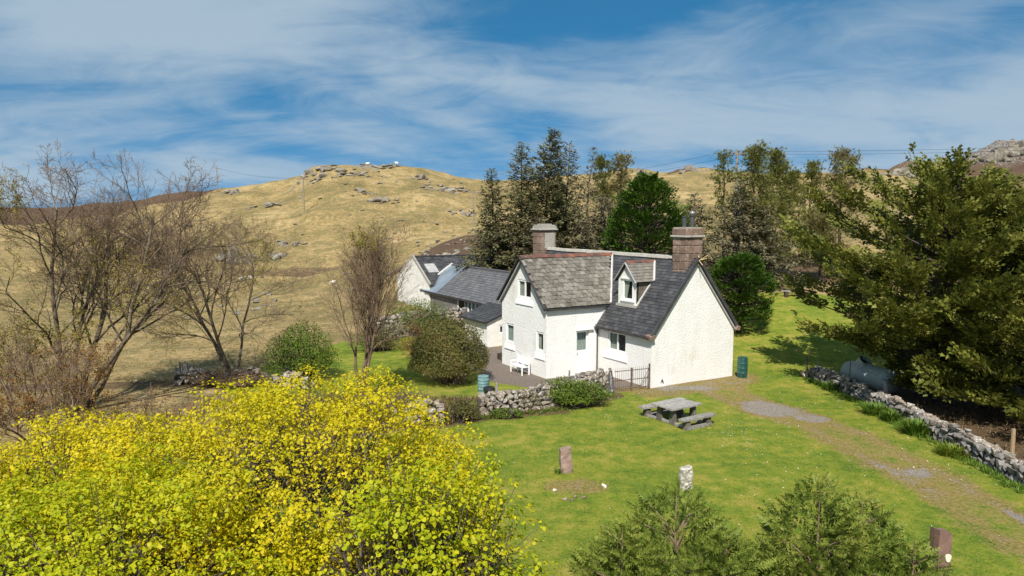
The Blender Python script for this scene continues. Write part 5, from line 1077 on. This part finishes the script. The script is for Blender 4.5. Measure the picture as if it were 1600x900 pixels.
# ------------------------------------------------------------------ garden pieces
def barrel(name, label, x, y, r, h, mat, ribs=3):
    root = thing(name, label, 'barrel', (x, y, hz(x, y))); pr_ = [(r*.92, -.03), (r*.94, .03)]
    for k in range(ribs): z = h*(k+1)/(ribs+1); pr_ += [(r, z-.05), (r*1.045, z-.02), (r*1.045, z+.02), (r, z+.05)]
    pr_ += [(r*.94, h-.02), (r*.9, h)]; MB().lathe(pr_, 20).build('body', M[mat], root, smooth=False); MB().lathe([(r*.97, h+.002), (r*.97, h+.045), (r*.85, h+.06)], 20).build('lid', M[mat], root); return root
wb = barrel('water_butt', 'dark green plastic water butt at the rear corner of the white gable', 12.50, 38.0, .27, 1.05, 'green_plastic'); MB().cyl((0, -.27, .18), (.0, -.35, .18), .025, n=8).build('tap', M['black'], wb)
barrel('garden_barrel', 'faded turquoise barrel on the yard edge beside the domed bush', -1.42, 34.75, .29, .72, 'blue_plastic', 4)
o = MB().lathe([(.16, -.02), (.26, .06), (.30, .2), (.27, .32), (.2, .34)], 14).build('plant_pot', M['black'], loc=(-1.12, 34.25, hz(-1.12, 34.25))); tag(o, 'round black pot in front of the turquoise barrel', 'pot')
bx, by = hw(-6.35, -3.95); gb = thing('garden_bench', 'white slatted garden bench against the wing gable', 'bench', (bx, by, hz(bx, by)), HROT)
for k in range(4): MB().box(-.62, .62, -.22+k*.115, -.13+k*.115, .42, .45).build('seat_slat', M['white'], gb)
for k in range(4): MB().box(-.62, .62, .24, .27, .52+k*.11, .60+k*.11).build('back_slat', M['white'], gb)
for s_ in (-1, 1):
    e = MB(); e.box(s_*.60-.03, s_*.60+.03, -.24, -.18, 0, .62); e.box(s_*.60-.03, s_*.60+.03, .20, .27, 0, .98); e.box(s_*.60-.035, s_*.60+.035, -.26, .22, .62, .66); e.build('end_frame', M['white'], gb)
bx, by = hw(-10.1, -2.9); o = thing('wooden_crate', 'small dark slatted crate beside the wing corner', 'crate', (bx, by, hz(bx, by)), HROT)
for k in range(3): MB().box(-.3, .3, -.2, -.17, .02+k*.12, .1+k*.12).build('slat', M['bark_dark'], o); MB().box(-.3, .3, .17, .2, .02+k*.12, .1+k*.12).build('slat', M['bark_dark'], o)
for s_ in (-.3, .27): MB().box(s_, s_+.03, -.17, .17, .0, .36).build('side', M['bark_dark'], o)
def stake(label, x, y, h, r, mat, tilt=(0, 0), name='wooden_post', cap_=False):
    o = MB(); n = 7; r_ = random.Random(int(x*100)); o.cyl((0, 0, -.2), (tilt[0]*h, tilt[1]*h, h), r, r*.9, n=8); return tag(o.build(name, M[mat], loc=(x, y, hz(x, y))), label, 'post')
stake('thin grey stake in front of the wing door wall', 2.75, 34.2, 1.15, .045, 'wood', (.05, 0)); stake('short pinkish grey stake behind the garden wall', -.7, 32.4, .95, .06, 'wood')
stake('tan round fence post behind the long low wall', 17.85, 24.7, 1.15, .075, 'post'); stake('squat grey post stump by the fibreglass tank', 17.75, 33.2, .95, .13, 'wood', (.02, 0))
stake('rusty leaning metal post at the wall end', 15.72, 37.15, 1.25, .05, 'iron', (-.10, 0), 'metal_post'); stake('thin pale stake beside the rusty post', 16.2, 37.15, 1.05, .035, 'wood', (.0, 0))
stake('orange plastic marker post in the ivy below the outbuilding', *at(702, 485, 51.0)[:2], 1.0, .09, 'orange', (-.1, 0), 'marker_post')
stake('bent iron rod standing behind the long low wall', 17.15, 35.6, 1.35, .022, 'iron', (.04, 0), 'metal_post')
hb = MB()
for k, (dx, h, w) in enumerate(((-.30, .75, .14), (-.12, 1.05, .17), (.10, 1.08, .17), (.32, .92, .2))): hb.add([(dx-w*.6, -.05, -.1), (dx+w*.6, -.05, -.1), (dx+w*.6, .05, -.1), (dx-w*.6, .05, -.1), (dx*1.25-w*.45, -.04, h), (dx*1.25+w*.45, -.04, h*.94), (dx*1.25+w*.45, .04, h*.94), (dx*1.25-w*.45, .04, h)], [(0, 3, 2, 1), (4, 5, 6, 7), (0, 1, 5, 4), (1, 2, 6, 5), (2, 3, 7, 6), (3, 0, 4, 7)])
tag(hb.build('split_stump', M['wood'], loc=(-17.3, 36.9, hz(-17.3, 36.9))), 'grey splintered stump standing at the field wall', 'stump')
# fibreglass tank
ta, tb = np.array([17.75, 37.3]), np.array([18.75, 34.1]); td_ = tb-ta; tl_ = float(np.hypot(*td_)); tk = thing('storage_tank', 'grey-green fibreglass tank lying behind the long low wall', 'tank', (ta[0], ta[1], hz(*ta)), math.atan2(td_[1], td_[0]))
V_ = []; F_ = []; prof = [(0, .02), (.05, .30), (.18, .48), (.4, .56), (1.28, .58), (1.36, .63), (1.46, .63), (1.54, .58), (tl_-.5, .60), (tl_-.22, .52), (tl_-.06, .32), (tl_, .02)]
for xx, r in prof:
    for k in range(20): a = k*math.pi/10; V_.append((xx, r*math.cos(a), .42+r*math.sin(a)))
for k in range(len(prof)-1):
    for i in range(20): F_.append((k*20+i, k*20+(i+1) % 20, (k+1)*20+(i+1) % 20, (k+1)*20+i))
o = MB().add(V_, F_).build('body', M['tank'], tk, smooth=True)
nk = MB(); nk.cyl((.95, .05, .75), (1.25, .12, 1.16), .34, .34, n=18, cap=False); nk.cyl((.95, .05, .75), (1.23, .115, 1.13), .29, .29, n=18, cap=False); nk = nk.build('neck', M['tank'], tk); MB().cyl((1.15, .1, 1.0), (1.17, .105, 1.03), .29, .29, n=18).build('opening', M['black'], nk)  # shade inside the neck is put in as a black disc
# plank bench at the back of the lawn
o = thing('plank_bench', 'rough plank bench at the back edge of the lawn', 'bench', (21.6, 54.6, hz(21.6, 54.6)), .05); plank('seat', o, -.85, .85, -.18, .18, .42, .50, 77)
for s_ in (-.45, .5): MB().box(s_-.12, s_+.12, -.14, .14, -.1, .42).build('leg', M['bark_dark'], o)
# leafy clumps along the wall, rushes
def clump(label, x, y, r, h, n, mat, seed, group=None):
    rng = np.random.default_rng(seed); root = thing('leaf_clump', label, 'plant', (x, y, hz(x, y)), 0, group); T = ([(0, -.03, 0), (0, .03, 0), (.35, .035, .20), (.35, -.035, .20), (.75, .025, .16), (.75, -.025, .16), (1, 0, 0)], [(0, 1, 2, 3), (3, 2, 4, 5), (5, 4, 6)])
    a = rng.random(n)*6.283; q = r*.55*np.sqrt(rng.random(n)); P_ = np.stack([np.cos(a)*q, np.sin(a)*q, np.zeros(n)], 1); b_ = a+rng.normal(0, .5, n); el = rng.uniform(.5, 1.35, n); ax = np.stack([np.cos(b_)*np.cos(el), np.sin(b_)*np.cos(el), np.sin(el)], 1)
    foliage(root, 'blades', T, P_, ax, UP-ax*.5+rng.normal(0, .05, (n, 3)), rng.uniform(.7, 1.2, n)*h, mat)
clump('dark strappy leaf clump at the shaded start of the long low wall', 16.0, 35.0, .6, .45, 260, M['rush'], 1); clump('broad fresh green leaf clump below the middle of the long low wall', 16.05, 30.7, .85, .5, 420, M['rush'], 2)
clump('second fresh green leaf clump beside the broad one', 16.15, 29.5, .6, .5, 300, M['rush'], 3); clump('pale yellow-green arching leaf clump against the wall', 16.1, 27.6, .75, .6, 420, M['straw'] if False else M['rush'], 4); clump('low dark green clump under the large wall stones', 16.0, 25.1, .85, .4, 420, M['blade'], 5)
clump('small grass tuft at the foot of the pink standing stone', 1.55, 23.3, .2, .22, 60, M['rush'], 6)
# ------------------------------------------------------------------ power poles and wires
def pole(label, x, y, h, arms=1):
    root = thing('power_pole', label, 'pole', (x, y, hz(x, y)), .3, 'poles of the power line'); MB().cyl((0, 0, -1), (0, 0, h), .17, .12, n=8).build('shaft', M['polewood'], root)
    MB().box(-1.1, 1.1, -.08, .08, h-.55, h-.38).build('crossarm', M['polewood'], root)
    for s_ in (-1, 0, 1): MB().cyl((s_, 0, h-.38), (s_, 0, h-.12), .06, n=6).build('insulator', M['greytrim'], root)
    return (x, y, hz(x, y)+h-.12)
tops = []
for lb, (px, py, d, h) in zip(('farthest power pole on the dark heather ridge', 'power pole on the skyline left of the crag', 'brown power pole on the slope below the crag', 'pale power pole on the slope beside the lone spruce', 'power pole top rising out of the pines'), ((265, 308, 290, 7.5), (340, 300, 238, 8.2), (475, 322, 178, 8.4), (740, 356, 158, 8.6), (1150, 300, 85, 8.0))):
    x, y, _ = at(px, py, d); h_ = h
    if px == 1150: h_ = at(1150, 234, 85)[2]-hz(x, y)
    tops.append(pole(lb, x, y, h_))
def wire(a, b_, lb, dx):
    t = np.linspace(0, 1, 14)[:, None]; a = np.array(a)+[dx, 0, 0]; b_ = np.array(b_)+[dx, 0, 0]; q = a+(b_-a)*t; q[:, 2] += -.35 if dx > 0 else 0; q[:, 2] -= (4*t*(1-t))[:, 0]*np.linalg.norm(b_-a)*.012
    V, F = tubes([(q, np.full(14, .014))], [4]); tag(put('power_cable', mesh_np('power_cable', V, F), M['black']), lb, 'cable', 'cables of the power line')
for dx in (-1, 1):
    wire(tops[0], tops[1], ('upper' if dx < 0 else 'lower')+' power cable over the dark heather ridge', dx); wire(tops[1], tops[2], ('upper' if dx < 0 else 'lower')+' power cable between the skyline pole and the brown pole', dx); wire(tops[2], tops[3], ('upper' if dx < 0 else 'lower')+' power cable across the slope below the crag', dx); wire(tops[3], tops[4], ('upper' if dx < 0 else 'lower')+' power cable sagging behind the spruces', dx); wire(tops[4], (95, 92, 19.5), ('upper' if dx < 0 else 'lower')+' power cable leading from the pines over the big cypress', dx)
# ------------------------------------------------------------------ hill: outcrops, boulders, sheep, tussocks
def outcrop(label, x, y, w, d, h, n, seed):
    r = random.Random(seed); root = thing('rock_outcrop', label, 'rock', (x, y, hz(x, y)))
    for k in range(n):
        a = r.uniform(0, 6.28); q = r.random()**.6; px, py = math.cos(a)*q*w/2, math.sin(a)*q*d/2; s_ = r.uniform(.5, 1.15)*(1.15-.6*q); e_ = min(.30, 1.3/math.sqrt(n)); sz = (w*e_*s_, d*e_*s_+.3, h*s_*(1.1-.5*q))
        put('rock', r.choice(ROCKS_M['hillrock']), None, root, loc=(px, py, hz(x+px, y+py)-hz(x, y)+sz[2]*.18), rot=(r.uniform(-.3, .3), r.uniform(-.3, .3), r.uniform(0, 6.28)), scale=sz)
OC = [('largest grey outcrop above the sheep on the lower pasture', 365, 408, 128, 7.5, 6, 3.6, 16), ('low scatter of rock right of the largest outcrop', 430, 405, 130, 6, 5, 1.3, 12), ('stony rib on the mid slope above the scatter', 450, 382, 140, 7, 4, 1.2, 12),
      ('crag at the left end of the hilltop', 492, 268, 214, 15, 8, 1.7, 30), ('dark crag face below the hilltop', 530, 272, 210, 18, 6, 1.5, 30), ('flat rocks along the hilltop', 590, 264, 216, 14, 6, 1.2, 16), ('pale slabs on the right shoulder of the hill', 690, 296, 196, 16, 8, 1.4, 24),
      ('grey knoll in the middle of the slope', 600, 316, 176, 9, 5, 1.9, 12), ('small rocks beside the pale power pole', 722, 336, 168, 8, 4, 1.6, 10), ('rock band under the hill shoulder', 655, 278, 208, 8, 5, 1.8, 9), ('stones on the heather edge beside the barn', 700, 398, 84, 6, 2.5, .9, 12),
      ('rocks by the skyline left of the crag', 362, 302, 232, 9, 5, 1.6, 9), ('boulders below the dark crag', 560, 300, 190, 9, 5, 1.6, 10), ('low rock shelf left of the brown pole', 410, 322, 186, 10, 4, 1.2, 10), ('great grey crag on the right skyline', 1560, 250, 285, 40, 20, 6, 60), ('second grey crag beyond the big cypress', 1425, 272, 276, 26, 10, 3.5, 36), ('rocks on the middle skyline', 1088, 266, 292, 14, 7, 3.5, 12), ('rocks on the ridge behind the small pine', 1000, 272, 270, 14, 6, 2.6, 10)]
def hill_xy(px, py, d):
    """walk the sight line until it meets the ground"""
    dd = np.linspace(d*.6, d*1.35, 260); q = np.array([at(px, py, v) for v in dd]); z = height(q[:, 0], q[:, 1]); hit = np.where(z >= q[:, 2])[0]; i = hit[0] if len(hit) else int(np.argmin(np.abs(q[:, 1]-d))); return q[i][0], q[i][1]
for k, (lb, px, py, d, w, dp, h, n) in enumerate(OC): x, y = hill_xy(px, py, d); outcrop(lb, x, y, w, dp, h, n, 500+k)
rng = np.random.default_rng(9); cnt = 0
while cnt < 240:
    y = rng.uniform(60, 232); x = rng.uniform(-.62, .02 if y < 110 else .10)*y
    if y < 80 and x > -14: continue
    if fbm(np.array([x/18]), np.array([y/18]), 77, 3)[0]+.12*rng.random() < .06: continue
    s_ = rng.uniform(.22, .62)*(.7+y/230); single_rock(('small', 'knee-high', 'large flat')[int(np.clip((s_/(.7+y/230)-.22)/.134, 0, 2))]+' grey boulder half buried in '+('the lower pasture below the power poles' if y < 128 else 'the middle of the straw-coloured slope' if y < 182 else 'the upper hillside under the crag'), (x, y), (s_*1.7, s_*1.1, s_*.6), rng.random()*6, cnt, 'hillrock', 'boulder', 'boulders on the hillside', .3); cnt += 1
def sheep(label, x, y, rz, lying):
    root = thing('sheep', label, 'sheep', (x, y, hz(x, y)), rz); z = .28 if lying else .62
    vs = [(-.5, 0, z), (-.25, 0, z+.04), (.1, 0, z+.03), (.42, 0, z+.02), (.58, 0, z+.2), (.72, 0, z+.27), (.88, 0, z+.16)]; rd = [.22, .30, .31, .26, .15, .13, .07]; ed = [(i, i+1) for i in range(6)]
    for bx_, by_, at_i in ((-.38, .14, 1), (-.38, -.14, 1), (.36, .13, 3), (.36, -.13, 3)):
        b_ = len(vs); vs += [(bx_, by_, z*.55), (bx_+.02, by_, .02)]; rd += [.09, .05]; ed += [(at_i, b_), (b_, b_+1)]
    me = bpy.data.meshes.new('body'); me.from_pydata(vs, ed, []); o = bpy.data.objects.new('body', me); COL.objects.link(o); sk = o.modifiers.new('s', 'SKIN'); su = o.modifiers.new('u', 'SUBSURF'); su.levels = 1; su.render_levels = 1
    for v_, r in zip(me.skin_vertices[0].data, rd): v_.radius = (r, r)
    me.skin_vertices[0].data[1].use_root = True
    dg = bpy.context.evaluated_depsgraph_get(); me2 = bpy.data.meshes.new_from_object(o.evaluated_get(dg)); bpy.data.objects.remove(o); put('body', me2, M['wool'], root, smooth=True)
    for s_ in (-1, 1): MB().add([(.66, s_*.1, z+.33), (.72, s_*.1, z+.36), (.66, s_*.24, z+.30)], [(0, 1, 2), (2, 1, 0)]).build('ear', M['wool'], root)
for lb, px, py, d, rz, ly in (('cream sheep lying on the pasture below the largest outcrop', 378, 438, 122, .4, True), ('second cream sheep resting just beside the first one', 392, 436, 122, 2.6, True), ('sheep grazing on the skyline at the left of the hilltop', 574, 256, 222, .2, False), ('sheep standing on the skyline at the right of the hilltop', 620, 257, 222, 3.0, False), ('single pale sheep behind the tall twiggy tree', 519, 445, 116, 1.0, True)):
    x, y = hill_xy(px, py, d); sheep(lb, x, y, rz, ly)
rng = np.random.default_rng(77)
TU = ([], [])
for k in range(6):
    a = k*2.399; el = .55+.75*((k*5) % 6)/6; d_ = np.array([math.cos(a)*math.cos(el), math.sin(a)*math.cos(el), math.sin(el)]); s_ = np.array([-math.sin(a), math.cos(a), 0])*.09; b_ = len(TU[0]); TU[0].extend([tuple(-s_), tuple(s_), tuple(d_*(.8+.2*(k % 3)))]); TU[1].append((b_, b_+1, b_+2))
def cover(name, label, cat, n, samp, tmpl, size, mat, jitter=.25):
    X, Y = samp(n); Z = height(X, Y); m = len(X); a = rng.random(m)*6.283; ax = np.stack([np.cos(a), np.sin(a), rng.normal(0, jitter, m)], 1); V, F = scatter(*tmpl, np.stack([X, Y, Z-.01], 1), ax, UP+rng.normal(0, .15, (m, 3)), rng.uniform(*size, m)); tag(put(name, mesh_np(name, V, F), mat), label, cat, kind='stuff')
def s_moor(n):
    Y = 37+150*rng.random(n*3)**1.9; X = (rng.random(n*3)*1.05-.86)*Y*.9; k = (sdist(X, Y, LAWN) < -.3) & (sdist(X, Y, GARDEN) < -.2) & (sdist(X, Y, PATIO) < -1) & (X > -140) & (X < 40)
    for poly in ([hw(.3, -3.6), hw(.3, 6.3), hw(-16, 6.3), hw(-35, 9.8), hw(-35, -.6), hw(-16, -2.6), hw(-9.5, -3.8)],): k &= sdist(X, Y, poly) < 0
    k &= fbm(X/5, Y/5, 5, 3)+.35*rng.random(len(X)) > .08
    return X[k][:n], Y[k][:n]
cover('moor_grass', 'tufts of pale dead grass over the hillside', 'grass', 19000, s_moor, TU, (.09, .26), M['straw'])
def s_rough(n):
    P_ = []; 
    for x0, x1, y0, y1, k in ((17.1, 30, 14, 33, .3), (-9, 4.4, 28.4, 33.5, .35), (-27, -21, 22, 30, .10)): P_.append(np.stack([rng.uniform(x0, x1, int(n*k)), rng.uniform(y0, y1, int(n*k))], 1))
    P_ = np.concatenate(P_); X, Y = P_.T; k = (sdist(X, Y, LAWN) < .1); return X[k], Y[k]
cover('rough_grass', 'rough dry grass along the walls and under the big cypresses', 'grass', 9000, s_rough, TU, (.12, .32), M['bramble'])
def s_foot(n):
    P_ = []
    for (x0, y0), (x1, y1) in (((16.15, 11), (16.2, 34)), ((-4.8, 28.75), (-1.5, 29.9)), ((-1.5, 29.9), (2.2, 31.3)), ((2.2, 31.3), (4.6, 34.0)), ((16.2, 34), (15.7, 37.3))):
        k = int(math.hypot(x1-x0, y1-y0)*n); t = rng.random(k); P_.append(np.stack([x0+(x1-x0)*t+rng.normal(0, .16, k), y0+(y1-y0)*t+rng.normal(0, .16, k)], 1))
    return np.concatenate(P_).T
cover('wall_foot_grass', 'longer green grass left unmown at the foot of the walls', 'grass', 60, s_foot, TU, (.10, .26), M['rush'])
def s_lawn(n):
    Y = 14+30*rng.random(n*2)**1.1; X = rng.uniform(-6, 17, n*2); k = (sdist(X, Y, LAWN) > .1) & (vnoise(X*.9, Y*.9, 3)+.5*rng.random(len(X)) > .38); k &= (ldist(X, Y, TRACK) > 1.1) | (rng.random(len(X)) < .12)
    return X[k][:n], Y[k][:n]
G3 = ([(-.1,-.10,0),(-.1,.10,0),(.30,.05,.85),(.15,-.1,0),(.1,.12,0),(-.35,.12,.7),(0,-.1,0),(.14,.02,0),(.05,-.5,.75)], [(0,1,2),(3,4,5),(6,7,8)])
cover('lawn_grass', 'short grass blades of the mown lawn', 'grass', 32000, s_lawn, G3, (.04, .09), M['blade'])
DA = ([(math.cos(a)*.5, math.sin(a)*.5, .04*(i % 2)) for i, a in enumerate(np.linspace(0, 6.283, 9)[:-1])], [tuple(range(8))])
def s_dai(n):
    C_ = [(14.6,39.5,1.6),(13.8,35.2,1.5),(15.2,33,1.2),(5.0,32.2,1.2),(3.6,31,1.0),(8.5,27.4,.9),(10.2,28.5,.9),(7.5,25.5,2.2),(11,25,2.2),(15.3,27,1.5),(6.2,31.6,.8),(14.5,42,2.5),(9.5,22.5,2.5),(15.4,24,1.2)]
    c = np.array(C_)[rng.integers(0, len(C_), n)]; X = c[:, 0]+rng.normal(0, 1, n)*c[:, 2]; Y = c[:, 1]+rng.normal(0, 1, n)*c[:, 2]; k = rng.random(n) < .2; X = np.where(k, rng.uniform(-1, 16, n), X); Y = np.where(k, rng.uniform(18, 45, n), Y); k = sdist(X, Y, LAWN) > .3; return X[k], Y[k]
nn = 850; X, Y = s_dai(nn); Z = height(X, Y)+.05; m = len(X); V, F = scatter(*DA, np.stack([X, Y, Z], 1), np.tile([1., 0, 0], (m, 1))+rng.normal(0, .2, (m, 3)), UP+rng.normal(0, .3, (m, 3)), rng.uniform(.018, .036, m)); tag(put('daisies', mesh_np('daisies', V, F), M['daisy']), 'small white daisies dotted over the lawn', 'flowers', kind='stuff')
